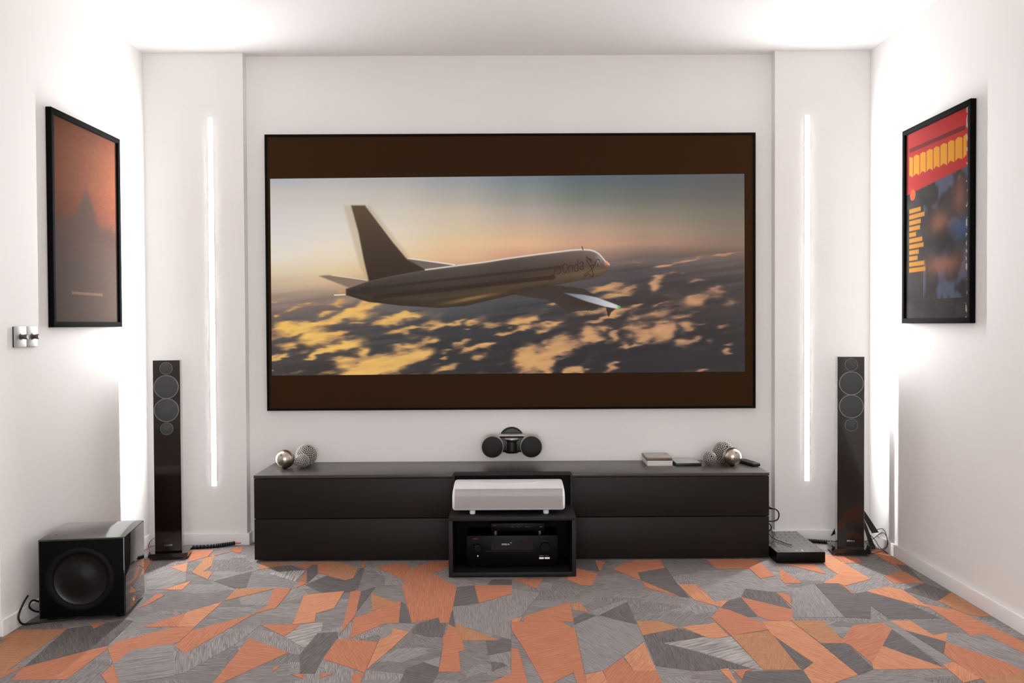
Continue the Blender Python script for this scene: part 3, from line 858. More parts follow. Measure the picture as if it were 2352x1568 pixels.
def film_frame(u, v):
    X = 623 + 1087 * u
    Y = (411 - 12 * u) * (1 - v) + (862 - 9 * u) * v
    # sky and cloud floor
    gx = np.clip(np.interp(X, SKY_X, np.arange(len(SKY_X))), 0, len(SKY_X) - 1.001)
    gy = np.clip(np.interp(Y, SKY_Y, np.arange(len(SKY_Y))), 0, len(SKY_Y) - 1.001)
    S = np.array(SKY, float)
    ix, iy = gx.astype(int), gy.astype(int)
    fx, fy = gx - ix, gy - iy
    fx, fy = (fx * fx * (3 - 2 * fx))[..., None], (fy * 0.6 + 0.4 * fy * fy * (3 - 2 * fy))[..., None]
    img = ((S[iy, ix] * (1 - fx) + S[iy, ix + 1] * fx) * (1 - fy)
           + (S[iy + 1, ix] * (1 - fx) + S[iy + 1, ix + 1] * fx) * fy)
    # thin streaks near the horizon
    st = fbm(X / 160, (Y + 0.12 * X) / 9, 3, 4) - 0.5
    hz = np.interp(X, [620, 900, 1200, 1450, 1710], [690, 680, 640, 600, 590])
    img = img + (st * 34)[..., None] * (sstep(-70, 10, Y - hz) * (1 - 0.4 * sstep(60, 160, Y - hz)))[..., None]
    img = img * (1 - 0.2 * sstep(0, 90, Y - hz))[..., None]
    # clouds
    wx = (fbm(X / 26, Y / 13, 21, 4) - 0.5) * 44
    wy = (fbm(X / 30, Y / 11, 51, 4) - 0.5) * 22
    M = np.zeros(X.shape)
    for lst, ox, oy, s in ((CL3, 600, 600, 4.055), (CL4, 1160, 560, 3.92)):
        for (cx, cy, rx, ry, k) in lst:
            cx, cy, rx, ry = ox + cx / s, oy + cy / s, rx / s * 1.02, ry / s * 1.02
            sel = (np.abs(X - cx) < rx * 2.6 + 22) & (np.abs(Y - cy) < ry * 2.8 + 14)
            dx = X[sel] + wx[sel] - cx
            dy = Y[sel] + wy[sel] - cy + 0.18 * dx
            M[sel] += (1.25 if s > 4 else 1.6) * k * np.exp(-(dx * dx) / (rx * rx) - (dy * dy) / (ry * ry))
    det = fbm((X - 0.2 * Y) / 34, (Y + 0.22 * X) / 9, 71, 5)
    rid = 1 - np.abs(2 * fbm((X - 0.3 * Y) / 22, (Y + 0.25 * X) / 8.5, 171, 4) - 1)
    M = M * (0.25 + 0.95 * det + 0.45 * rid)
    scat = sstep(0.56, 0.74, fbm(X / 50, (Y + 0.2 * X) / 15, 91, 5)) * sstep(10, 60, Y - hz) * np.interp(X, [620, 900, 1710], [1.0, 0.65, 0.45])
    a1 = sstep(0.1, 0.72, M + 0.5 * scat)
    a2 = sstep(0.36, 1.1, M + 0.2 * scat) * (0.75 + 0.5 * (det - 0.5))
    t = np.interp(X, [620, 1000, 1300, 1710], [0, 0.35, 0.7, 1])[..., None]
    edge = (1 - t) * np.array((196, 148, 96.)) + t * np.array((150, 112, 92.))
    core = (1 - t) * np.array((250, 202, 98.)) + t * np.array((200, 146, 110.))
    img = img * (1 - 0.88 * a1[..., None]) + edge * 0.88 * a1[..., None]
    img = img * (1 - a2[..., None]) + core * a2[..., None]
    # the camera pans: smear the cloud floor along the flight direction
    acc = np.zeros(img.shape)
    ws = 0
    for k in range(-7, 8):
        w_ = 1 - abs(k) / 9
        acc += w_ * np.roll(np.roll(img, k, 1), -int(round(k * 0.12)), 0)
        ws += w_
    smear = (sstep(-60, 20, Y - hz) * sstep(0, 14, X - 623) * sstep(0, 14, 1708 - X) * sstep(0, 5, (862 - 9 * u) - Y) * 0.62)[..., None]
    img = img * (1 - smear) + acc / ws * smear
    # aeroplane
    def soft(pts, e=1.6):
        return sstep(e, -e, poly_sdf(X, Y, pts))
    farwing = A1((1300, 1222), (1420, 1238), (1780, 1290), (1480, 1330), (1400, 1300))
    img = over(img, (112, 96, 92), soft(farwing))
    img = over(img, (236, 224, 214), sstep(2.4, 0.6, seg_dist(X, Y, *A1((1320, 1226), (1740, 1284)))) * 0.9)
    stab = A1((520, 1385), (600, 1377), (960, 1425), (930, 1450), (790, 1490))
    img = over(img, (128, 108, 94), soft(stab, 2.4) * 0.95)
    img = over(img, (226, 204, 180), sstep(2.0, 0.5, seg_dist(X, Y, *A1((640, 1378), (950, 1422)))) * 0.8)
    fin = A1((815, 752), (938, 752), (1060, 915), (1180, 1075), (1310, 1232), (1490, 1335), (1480, 1440), (970, 1435), (925, 1240), (880, 1000))
    ghost = A1((745, 752), (980, 752), (1340, 1220), (960, 1435), (890, 1300))
    img = over(img, (170, 148, 120), soft(ghost, 5) * 0.42)
    fs = np.clip((Y - 470) / 160, 0, 1)[..., None]
    fincol = (1 - fs) * np.array((88, 70, 54.)) + fs * np.array((50, 37, 28.))
    fa = soft(fin, 2.6)[..., None]
    img = img * (1 - fa) + fincol * fa
    top = [(794, 663), (847, 645), (905, 632), (977, 619), (1034, 611.5), (1110, 602), (1160, 594), (1236, 583.5), (1313, 574),
           (1336, 572.6), (1354, 573.5), (1365, 576.5), (1375, 582.5), (1383, 591), (1389, 599), (1395, 603.5), (1398.5, 607)]
    bot = [(1397, 614), (1393, 621), (1386, 628), (1377, 633.5), (1360, 638.5), (1338, 643), (1292, 651), (1230, 664), (1180, 676), (1130, 687), (1068, 702), (1007, 706.5),
           (920, 701), (846, 692.5), (795, 677)]
    d = poly_sdf(X, Y, top + bot)
    body = sstep(1.4, -1.4, d)
    yt = np.interp(X, [p[0] for p in top], [p[1] for p in top])
    bb = bot[::-1]
    yb = np.interp(X, [p[0] for p in bb], [p[1] for p in bb])
    w = np.clip((Y - yt) / np.maximum(yb - yt, 1), 0, 1)
    bc = np.stack([np.interp(w, [0, .08, .35, .55, .75, 1], [118, 92, 76, 66, 84, 62]),
                   np.interp(w, [0, .08, .35, .55, .75, 1], [104, 80, 62, 52, 68, 48]),
                   np.interp(w, [0, .08, .35, .55, .75, 1], [96, 74, 55, 44, 50, 36])], -1)
    nose = np.clip((X - 1180) / 200, 0, 1)[..., None]
    bc = bc * (0.86 + 0.40 * nose)
    tail = np.clip((1050 - X) / 240, 0, 1)[..., None]
    bc = bc * (1 - 0.22 * tail)
    img = img * (1 - body[..., None]) + bc * body[..., None]
    for (p, q, hw, k) in (((830, 664), (1290, 612), 3.2, 0.55), ((860, 682), (1270, 636), 5.0, 0.75), ((1000, 690), (1260, 655), 3.0, 0.35)):
        img = over(img, (42, 28, 20), sstep(hw + 1.5, hw - 1.5, seg_dist(X, Y, p, q)) * k * body)
    img = over(img, (196, 152, 84), np.exp(-((X - 1085) / 60) ** 2 - ((Y - 684 + 0.2 * (X - 1085)) / 4.5) ** 2) * 0.5 * body)
    rim = np.zeros(X.shape)
    tt = [p for p in top if p[0] > 970]
    for p, q in zip(tt, tt[1:]):
        rim = np.maximum(rim, sstep(2.6, 0.7, seg_dist(X, Y, p, q)))
    img = over(img, (232, 218, 202), rim * 0.85)
    img = over(img, (226, 150, 112), np.exp(-((X - 1394) / 6) ** 2 - ((Y - 603) / 7) ** 2) * 0.8 * (d < 3))
    img = over(img, (176, 186, 186), np.exp(-((X - 1376) / 8) ** 2 - ((Y - 594) / 11) ** 2) * 0.45 * (d < 0))
    img = over(img, (216, 150, 88), np.exp(-((X - 783) / 8) ** 2 - ((Y - 668) / 5) ** 2) * 0.8)
    img = over(img, (240, 226, 204), sstep(1.8, 0.6, seg_dist(X, Y, (768, 677), (792, 676))))
    # near wing and engine
    wing = A4((90, 455), (240, 395), (480, 372), (700, 400), (812, 462), (800, 500), (700, 560), (560, 605), (475, 548), (380, 500), (200, 476))
    img = over(img, (58, 45, 40), soft(wing, 2) * 0.95)
    tipp = A4((520, 438), (700, 455), (820, 478), (1000, 545), (1036, 565), (1010, 582), (900, 566), (740, 520))
    k = np.clip((X - 1295) / 110, 0, 1)[..., None]
    tc = (1 - k) * np.array((98, 118, 128.)) + k * np.array((208, 202, 206.))
    ta = soft(tipp, 1.6)[..., None]
    img = img * (1 - ta) + tc * ta
    img = over(img, (54, 42, 36), soft(A4((560, 480), (740, 520), (900, 566), (740, 580), (620, 560)), 2) * 0.85)
    img = over(img, (52, 40, 34), soft(A4((905, 565), (990, 582), (950, 615), (930, 655), (918, 640)), 1.2))
    img = over(img, (74, 186, 104), np.exp(-((X - 1420) / 3.5) ** 2 - ((Y - 705) / 3.5) ** 2))
    img = over(img, (58, 44, 38), sstep(1.6, 0.4, seg_dist(X, Y, *A4((742, 560), (740, 600)))))
    img = over(img, (70, 46, 36), sstep(1.6, 0.5, seg_dist(X, Y, *A5((758, 205), (772, 258)))))
    # lettering and line emblem on the nose
    strokes = [
        [(262, 590), (262, 690), (235, 712), (212, 700)],
        [(372, 610), (300, 622), (298, 580), (330, 555), (368, 570), (372, 640), (350, 690), (305, 690)],
        [(450, 505), (415, 540), (408, 620), (430, 668), (470, 660), (490, 600), (486, 530), (450, 505)],
        [(520, 545), (522, 668)], [(520, 575), (548, 530), (580, 545), (584, 655)],
        [(680, 440), (684, 640)], [(684, 545), (645, 520), (615, 560), (618, 630), (650, 650), (684, 610)],
        [(715, 500), (745, 472), (772, 490), (776, 612)], [(776, 545), (725, 560), (716, 600), (745, 622), (776, 590)],
        [(838, 375), (850, 470), (905, 560), (935, 605), (985, 530), (1010, 450)], [(850, 400), (930, 470)], [(870, 440), (900, 430)],
        [(905, 560), (940, 530), (970, 540)], [(935, 605), (860, 660), (790, 715), (820, 735), (880, 690)],
        [(935, 605), (950, 680), (960, 735), (900, 740), (880, 700)], [(1010, 450), (1040, 425), (1068, 440), (1075, 480)],
        [(900, 420), (905, 470)], [(920, 430), (922, 480)], [(1045, 510), (1035, 560)]]
    ink = np.zeros(X.shape)
    sel = (X > 1255) & (X < 1390) & (Y > 580) & (Y < 645)
    xs, ys = X[sel], Y[sel]
    iv = np.zeros(xs.shape)
    for s in strokes:
        P = A5(*s)
        for p, q in zip(P, P[1:]):
            iv = np.maximum(iv, sstep(1.5, 0.5, seg_dist(xs, ys, p, q)))
    ink[sel] = iv
    img = over(img, (46, 28, 22), ink * 0.72)
    return img

picture = picture_grid('projected_picture', film_frame, 960, 400,
    [(-1.310, -0.0335, 1.9755), (1.2575, -0.0335, 1.992), (1.2605, -0.0335, 0.919), (-1.311, -0.0335, 0.911)], 'projected_light', scr)
rel(picture, scr)

# ------------------------------------------------------------------ framed posters (plain stand-ins for the two film posters)
def poster_warm(u, v):
    t = v[..., None]
    img = np.zeros(u.shape + (3,))
    ys = [0, 0.12, 0.3, 0.45, 0.56, 0.7, 1]
    for c, vals in enumerate(([108, 122, 126, 112, 90, 84, 84], [58, 70, 71, 63, 62, 66, 67], [36, 43, 45, 45, 52, 57, 59])):  # taupe lower half puts a washed reflection into the print colour
        img[..., c] = np.interp(v, ys, vals)
    img *= (0.8 + 0.34 * u)[..., None] * (0.94 + 0.12 * fbm(u * 40 + v * 12, v * 60, 5, 3))[..., None]
    hill = 0.5 - 0.27 * np.exp(-((u - 0.5) / 0.16) ** 2) - 0.05 * np.sin(u * 9)
    img = over(img, (74, 60, 54), sstep(0.0, 0.09, v - hill) * 0.75 * (1 - 0.6 * sstep(0.5, 0.62, v)))
    img = over(img, (150, 112, 92), (np.abs(v - 0.855) < 0.006) * (np.abs(u - 0.5) < 0.24) * 0.5)
    return img

def poster_red(u, v):
    img = np.zeros(u.shape + (3,)) + np.array((52, 44, 42.))
    n = fbm(u * 7, v * 9, 33, 4)
    img = img + ((n - 0.5) * 60)[..., None]
    img = over(img, (92, 98, 128), sstep(0.5, 0.62, fbm(u * 5 + 3, v * 7, 41, 3)) * (u > 0.3) * (v < 0.9) * 0.7)
    img = over(img, (150, 92, 66), np.exp(-((u - 0.55) / 0.16) ** 2 - ((v - 0.52) / 0.07) ** 2) * 0.9)
    img = over(img, (160, 98, 70), np.exp(-((u - 0.6) / 0.3) ** 2 - ((v - 0.73) / 0.05) ** 2) * 0.85)
    img = over(img, (146, 92, 74), np.exp(-((u - 0.85) / 0.1) ** 2 - ((v - 0.42) / 0.1) ** 2) * 0.8)
    img = over(img, (66, 84, 124), np.exp(-((u - 0.9) / 0.16) ** 2 - ((v - 0.57) / 0.06) ** 2) * 0.85)
    img = over(img, (30, 26, 26), np.exp(-((u - 0.62) / 0.2) ** 2 - ((v - 0.62) / 0.06) ** 2) * 0.8)
    red = sstep(0.305, 0.3, v + 0.05 * (u - 0.5))
    img = over(img, (182, 40, 38), red)
    zig = np.abs((u * 9) % 1 - 0.5)
    band = (v > 0.125 + 0.02 * zig) & (v < 0.225 + 0.03 * zig) & (u > 0.05) & (u < 0.95)
    img = over(img, (226, 158, 30), band * ((u * 9) % 1 > 0.12) * 0.95)
    img = over(img, (96, 24, 22), ((np.abs(v - 0.09) < 0.011) & (u > 0.05) & (u < 0.93)) * 0.8)
    for k in range(11):
        yy = 0.42 + 0.032 * k
        wk = (0.2, 0.26, 0.2, 0.19, 0.12, 0.23, 0.25, 0.17, 0.15, 0.26, 0.28)[k]
        img = over(img, (196, 132, 40), (np.abs(v - yy) < 0.0105) & (u > 0.05) & (u < 0.05 + wk))
    img = over(img, (220, 92, 46), np.hypot((u - 0.11) * 0.66, v - 0.335) < 0.03)
    img = img * 0.86
    img = over(img, (176, 170, 160), (np.abs(u - 0.97) < 0.03) * (fbm(u * 40, v * 60, 8, 3) > 0.6) * 0.8)
    return img

def framed_poster(side, x_wall, yn, yf, z0, z1, fn, label):
    """side +1: hangs on the left wall facing +x; -1: on the right wall facing -x. built facing -y in its own space"""
    w, h = abs(yf - yn), z1 - z0
    t = thing('framed_poster', label, 'poster', (x_wall, (yn + yf) / 2, z0), PI / 2 * side, 'framed film posters')
    f = 0.024
    for nm, a in (('frame_bar', (-w / 2, w / 2, -0.025, -0.001, h - f, h)), ('frame_bar', (-w / 2, w / 2, -0.025, -0.001, 0, f)),
                  ('frame_bar', (-w / 2, -w / 2 + f, -0.025, -0.001, f, h - f)), ('frame_bar', (w / 2 - f, w / 2, -0.025, -0.001, f, h - f))):
        bx(nm, *a, 'poster_frame', t, 0.0012)
    bx('backing', -w / 2 + f, w / 2 - f, -0.012, -0.002, f, h - f, 'poster_frame', t)
    picture_grid('print', fn, 150, 220, [(-w / 2 + f, -0.013, h - f), (w / 2 - f, -0.013, h - f), (w / 2 - f, -0.013, f), (-w / 2 + f, -0.013, f)],
                 'printed_paper', t)
    bx('glass', -w / 2 + f, w / 2 - f, -0.0175, -0.0155, f, h - f, 'glass_pane', t)
    return t
framed_poster(1, XL, -1.108, -0.428, 1.179, 2.110, poster_warm, 'black framed poster in rust orange and taupe, on the left wall')
framed_poster(-1, XR, -1.175, -0.520, 1.177, 2.113, poster_red, 'black framed poster with red top band and yellow blocks, on the right wall')

# ------------------------------------------------------------------ dimmer switch on the left wall
sw = thing('dimmer_switch', 'brushed steel double dimmer switch on the left wall below the poster', 'switch', (XL, -1.300, 1.1005), PI / 2)
bx('back_box', -0.086, 0.086, -0.004, 0, 0.001, 0.082, 'black_plastic', sw)
for s in (-1, 1):
    bx('face_plate', -0.087 if s < 0 else 0.001, -0.001 if s < 0 else 0.087, -0.0105, -0.004, 0, 0.083, 'switch_steel', sw, 0.002)
    k = lat('knob', [(0.013, 0), (0.013, 0.002), (0.0085, 0.003), (0.0085, 0.012), (0.0105, 0.018), (0.0105, 0.026), (0.0095, 0.028)],
            'dark_steel', sw, 28, (s * 0.044, -0.0105, 0.0415))

# ------------------------------------------------------------------ media cabinet
cab = thing('media_cabinet', 'long low dark brown-black media cabinet under the projection screen', 'cabinet', (-0.0127, -0.217, 0))
CX, CY = -0.0127, -0.217
def cb(name, x0, x1, y0, y1, z0, z1, m, bevel=0.0, which=None, parent=None):
    return bx(name, x0 - CX, x1 - CX, y0 - CY, y1 - CY, z0, z1, m, parent or cab, bevel, 2, which)
CL, CR, CF = -1.3017, 1.2764, -0.434
cb('plinth', CL + 0.03, CR - 0.03, CF + 0.035, -0.02, 0.0, 0.013, 'cabinet_dark')
cb('body', CL + 0.002, CR - 0.002, CF + 0.022, -0.002, 0.012, 0.417, 'cabinet_dark')
cb('side_panel', CL, CL + 0.002, CF + 0.022, -0.002, 0.012, 0.4165, 'cabinet_black')
cb('side_panel', CR - 0.002, CR, CF + 0.022, -0.002, 0.012, 0.4165, 'cabinet_black')
cb('worktop', CL - 0.001, CR + 0.001, CF - 0.001, -0.001, 0.4185, 0.434, 'cabinet_top', 0.0012)
for x0, x1 in ((CL, -0.013), (-0.0115, CR)):
    cb('drawer_front', x0, x1, CF, CF + 0.02, 0.2175, 0.4155, 'cabinet_black', 0.001)
    cb('drawer_front', x0, x1, CF, CF + 0.02, 0.0105, 0.2135, 'cabinet_black', 0.001)

# ------------------------------------------------------------------ projector stand (open shelf with upright rim behind)
SX = -0.0125
st = thing('projector_stand', 'black open shelf unit pushed against the middle of the media cabinet', 'shelf', (SX, -0.59, 0))
def sb(name, x0, x1, y0, y1, z0, z1, m='shelf_black', bevel=0.001, parent=None):
    return bx(name, x0 - SX, x1 - SX, y0 + 0.59, y1 + 0.59, z0, z1, m, parent or st, bevel)
S0, S1, SF, SB = -0.310, 0.285, -0.743, -0.437
sb('top_board', S0, S1, SF, SB, 0.266, 0.284)
sb('side_board', S0, S0 + 0.019, SF, SB, 0.004, 0.266)
sb('side_board', S1 - 0.019, S1, SF, SB, 0.004, 0.266)
sb('bottom_board', S0 + 0.019, S1 - 0.019, SF + 0.001, SB, 0.006, 0.024)
sb('back_board', S0 + 0.019, S1 - 0.019, SB - 0.008, SB, 0.024, 0.266, 'cabinet_dark')
sb('foot_rail', S0 + 0.012, S1 - 0.012, SF + 0.012, SF + 0.03, 0.0, 0.007, 'cabinet_dark', 0)
sb('foot_rail', S0 + 0.012, S1 - 0.012, SB - 0.04, SB - 0.02, 0.0, 0.007, 'cabinet_dark', 0)
bm = bmesh.new()   # upright rim with rounded upper corners
def rim_outline(x0, x1, z0, z1, r):
    p = [(x0, z0)]
    for k in range(7):
        a = PI - k / 6 * PI / 2
        p.append((x0 + r + r * math.cos(a), z1 - r + r * math.sin(a)))
    for k in range(7):
        a = PI / 2 - k / 6 * PI / 2
        p.append((x1 - r + r * math.cos(a), z1 - r + r * math.sin(a)))
    p.append((x1, z0))
    return p
oo = rim_outline(S0 + 0.003 - SX, S1 + 0.003 - SX, 0.284, 0.4475, 0.014)
ii = rim_outline(S0 + 0.012 - SX, S1 - 0.006 - SX, 0.284, 0.432, 0.006)
y0, y1 = -0.462 + 0.59, SB + 0.59
vo0 = [bm.verts.new((x, y0, z)) for x, z in oo]
vi0 = [bm.verts.new((x, y0, z)) for x, z in ii]
vo1 = [bm.verts.new((x, y1, z)) for x, z in oo]
vi1 = [bm.verts.new((x, y1, z)) for x, z in ii]
for k in range(len(oo) - 1):
    bm.faces.new((vo0[k], vo0[k + 1], vi0[k + 1], vi0[k]))
    bm.faces.new((vo1[k], vi1[k], vi1[k + 1], vo1[k + 1]))
    bm.faces.new((vo0[k], vo1[k], vo1[k + 1], vo0[k + 1]))
    bm.faces.new((vi0[k], vi0[k + 1], vi1[k + 1], vi1[k]))
bm.faces.new((vo0[0], vi0[0], vi1[0], vo1[0]))
bm.faces.new((vo0[-1], vo1[-1], vi1[-1], vi0[-1]))
new_obj('upright_rim', bm, 'shelf_black', st, 35)
sb('rim_panel', S0 + 0.012, S1 - 0.006, -0.440, SB, 0.284, 0.433, 'cabinet_dark', 0)

# ------------------------------------------------------------------ projector
pj = thing('projector', 'white fabric-fronted ultra short throw projector on top of the black shelf', 'projector', (-0.029, -0.58, 0.284))
def prof_pts():
    # side profile (y, z) from front bottom up over the curved front to the rear, relative to the thing
    p = [(-0.112, 0.022), (-0.120, 0.030), (-0.121, 0.050), (-0.120, 0.085)]
    for k in range(1, 9):
        a = k / 8 * PI / 2
        p.append((-0.120 + 0.052 * (1 - math.cos(a)) * 1.3, 0.085 + 0.034 * math.sin(a)))
    p += [(-0.02, 0.1245), (0.05, 0.129), (0.104, 0.131), (0.112, 0.126), (0.113, 0.026), (0.108, 0.022)]
    return p
PP = prof_pts()
def shell(x0, x1, inset, prof):
    bm = bmesh.new()
    xs = [x0, x0 + 0.004, x0 + 0.014, x1 - 0.014, x1 - 0.004, x1]
    ins = [0.010, 0.003, 0, 0, 0.003, 0.010]
    cy, cz = 0.0, 0.075
    rings = []
    for x, i in zip(xs, ins):
        i += inset
        ring = []
        for (y, z) in prof:
            dy, dz = y - cy, z - cz
            ring.append(bm.verts.new((x, y - math.copysign(min(i, abs(dy)), dy), z - math.copysign(min(i, abs(dz)), dz))))
        rings.append(ring)
    n = len(prof)
    for a, b in zip(rings, rings[1:]):
        for k in range(n):
            bm.faces.new((a[k], a[(k + 1) % n], b[(k + 1) % n], b[k]))
    bm.faces.new(rings[0])
    bm.faces.new(list(reversed(rings[-1])))
    return bm
new_obj('body', shell(-0.266, 0.266, 0.0, PP), 'projector_white', pj, 50)
# fabric front: a skin wrapped over the front from the underside to the shoulder; its darker tone adds the front's shading
bm = bmesh.new()
fp = PP[1:10]
ra, rb = [], []
for (y, z) in fp:
    ra.append([bm.verts.new((x, y - 0.0010 + e, z + 0.0008)) for x, e in ((-0.255, 0.0), (0.255, 0.0))])
for a, b in zip(ra, ra[1:]):
    bm.faces.new((a[0], a[1], b[1], b[0]))
bmesh.ops.solidify(bm, geom=bm.faces[:], thickness=0.0008)
new_obj('fabric_cover', bm, 'projector_fabric', pj, 60)
bm = bmesh.new()
pts = [(0.14 * math.cos(2 * PI * k / 40), 0.035 + 0.03 * math.sin(2 * PI * k / 40)) for k in range(40)]
prism(bm, pts, 0.1262, 0.1299)
new_obj('lens_recess', bm, 'projector_fabric', pj, 35)
for x in (-0.172, 0.177):
    for y in (-0.085, 0.085):
        lat('foot', [(0.012, 0), (0.014, 0.003), (0.014, 0.024)], 'projector_white', pj, 24, (x, y, 0), 'z')
bx('status_mark', 0.234, 0.242, -0.1228, -0.1215, 0.066, 0.068, 'orange_mark', pj)

# ------------------------------------------------------------------ receiver and disc player inside the shelf
av = thing('av_receiver', 'wide black home cinema receiver with two round knobs, inside the shelf', 'receiver', (-0.013, -0.56, 0.024))
AF = -0.10
bx('case', -0.217, 0.217, AF + 0.012, 0.10, 0.012, 0.150, 'electronics', av, 0.002)
bx('front_panel', -0.218, 0.218, AF, AF + 0.012, 0.008, 0.154, 'electronics_face', av, 0.003)
for x in (-0.16, 0.16):
    for y in (-0.06, 0.07):
        lat('foot', [(0.022, 0), (0.024, 0.012)], 'rubber', av, 24, (x, y, 0), 'z')
for x, r in ((-0.1645, 0.0175), (0.1565, 0.024)):
    kn = lat('knob', [(r * 1.18, 0), (r * 1.18, 0.003), (r, 0.004), (r * 0.96, 0.020), (r * 0.9, 0.0215)], 'electronics', av, 40,
             (x, AF, 0.101))
    for sgn in ((-1, 1) if x < 0 else (1,)):
        bm = bmesh.new()
        a = math.radians(-32)
        for q in (0,):
            c0, c1 = r * 0.45 * sgn, r * 0.92 * sgn
            dx, dz = math.cos(a), math.sin(a)
            nx, nz = -dz * 0.0011, dx * 0.0011
            vs = [bm.verts.new((x + dx * c + nx * s, AF - 0.0219, 0.101 + dz * c + nz * s)) for c, s in ((c0, -1), (c1, -1), (c1, 1), (c0, 1))]
            bm.faces.new(vs)
        bmesh.ops.solidify(bm, geom=bm.faces[:], thickness=0.0006)
        new_obj('pointer', bm, 'grey_print', kn)
bx('display_window', -0.10, 0.10, AF - 0.0008, AF, 0.086, 0.130, 'gloss_black', av)
bx('panel_seam', -0.125, 0.10 - 0.005, AF - 0.0012, AF, 0.0785, 0.0798, 'electronics_line', av)
text('logo', 'DENON', 0.0085, 'red_logo', av, (-0.176, AF - 0.0008, 0.139), sx=0.85)
text('display_text', 'ZONE2 On', 0.010, 'display_text', av, (-0.032, AF - 0.0014, 0.112), sx=0.8)
bx('display_bar', -0.010, -0.002, AF - 0.0014, AF - 0.0008, 0.1185, 0.1197, 'display_text', av)
lat('power_button', [(0.005, 0), (0.005, 0.002)], 'electronics_line', av, 20, (-0.164, AF, 0.057))
lat('power_light', [(0.0018, 0), (0.0018, 0.0012)], 'white_led', av, 12, (-0.164, AF - 0.002, 0.0575))
bx('sticker', 0.128, 0.150, AF - 0.0008, AF, 0.041, 0.0495, 'sticker', av)
bx('sticker', 0.154, 0.178, AF - 0.0008, AF, 0.041, 0.0495, 'sticker', av, 0.0003)
bx('printed_line', 0.129, 0.150, AF - 0.0006, AF, 0.0545, 0.058, 'grey_print', av)
text('printed_word', 'HDMI', 0.006, 'grey_print', av, (0.164, AF - 0.0006, 0.0565))

dp = thing('disc_player', 'small black disc player raised on two short cylinders above the receiver', 'player', (0.013, -0.56, 0.174))
bx('case', -0.126, 0.126, -0.10, 0.10, 0.027, 0.062, 'electronics', dp, 0.002)
bx('front_panel', -0.127, 0.127, -0.103, -0.10, 0.026, 0.063, 'electronics_face', dp, 0.0008)
for x in (-0.106, 0.106):
    for y in (-0.068, 0.07):
        lat('riser', [(0.010, 0), (0.010, 0.027)], 'dark_steel', dp, 24, (x, y, 0), 'z')
text('logo', 'SONY', 0.0068, 'grey_print', dp, (-0.108, -0.1034, 0.0525))
for x, w in ((-0.025, 0.016), (0.0, 0.007), (0.014, 0.004), (0.045, 0.018), (0.062, 0.005)):
    bx('printed_mark', x - w / 2, x + w / 2, -0.1036, -0.103, 0.045, 0.0464, 'grey_print', dp)
bx('front_button', 0.105, 0.116, -0.1045, -0.103, 0.0445, 0.047, 'dark_steel', dp)

# ------------------------------------------------------------------ centre speaker on the wall
cs = thing('centre_speaker', 'two-pod black and silver centre speaker on the wall above the cabinet', 'speaker', (-0.0105, 0, 0.534))
lat('wall_plate', [(0.068, 0), (0.068, 0.014), (0.060, 0.024), (0.0, 0.03)], 'black_plastic', cs, 64, (0, 0, 0.020))
bx('arm', -0.03, 0.03, -0.075, -0.012, -0.03, 0.02, 'black_plastic', cs, 0.006)
bx('bridge', -0.078, 0.078, -0.135, -0.055, -0.034, 0.052, 'black_plastic', cs, 0.012, 4)
bx('bridge_trim', -0.073, 0.073, -0.137, -0.055, 0.052, 0.0565, 'pod_shell', cs, 0.0015)
lat('bridge_barrel', [(0.034, -0.036), (0.038, -0.030), (0.026, -0.026), (0.026, 0.024), (0.036, 0.030), (0.036, 0.040)], 'black_plastic', cs, 40, (0, -0.132, 0), 'z')
lat('barrel_band', [(0.0365, 0.0365), (0.0365, 0.044)], 'pod_shell', cs, 40, (0, -0.132, 0), 'z')
for s in (-1, 1):
    pod = lat('pod', [(0.012, 0.055), (0.036, 0.058), (0.054, 0.075), (0.063, 0.105), (0.0635, 0.125), (0.0585, 0.158), (0.056, 0.162)],
              'pod_shell', cs, 64, (s * 0.1035, 0, 0))
    lat('grille', [(0.0555, 0.158), (0.0555, 0.166), (0.052, 0.170), (0.030, 0.174), (0, 0.175)], 'pod_grille', pod, 64, (s * 0.1035, 0, 0))

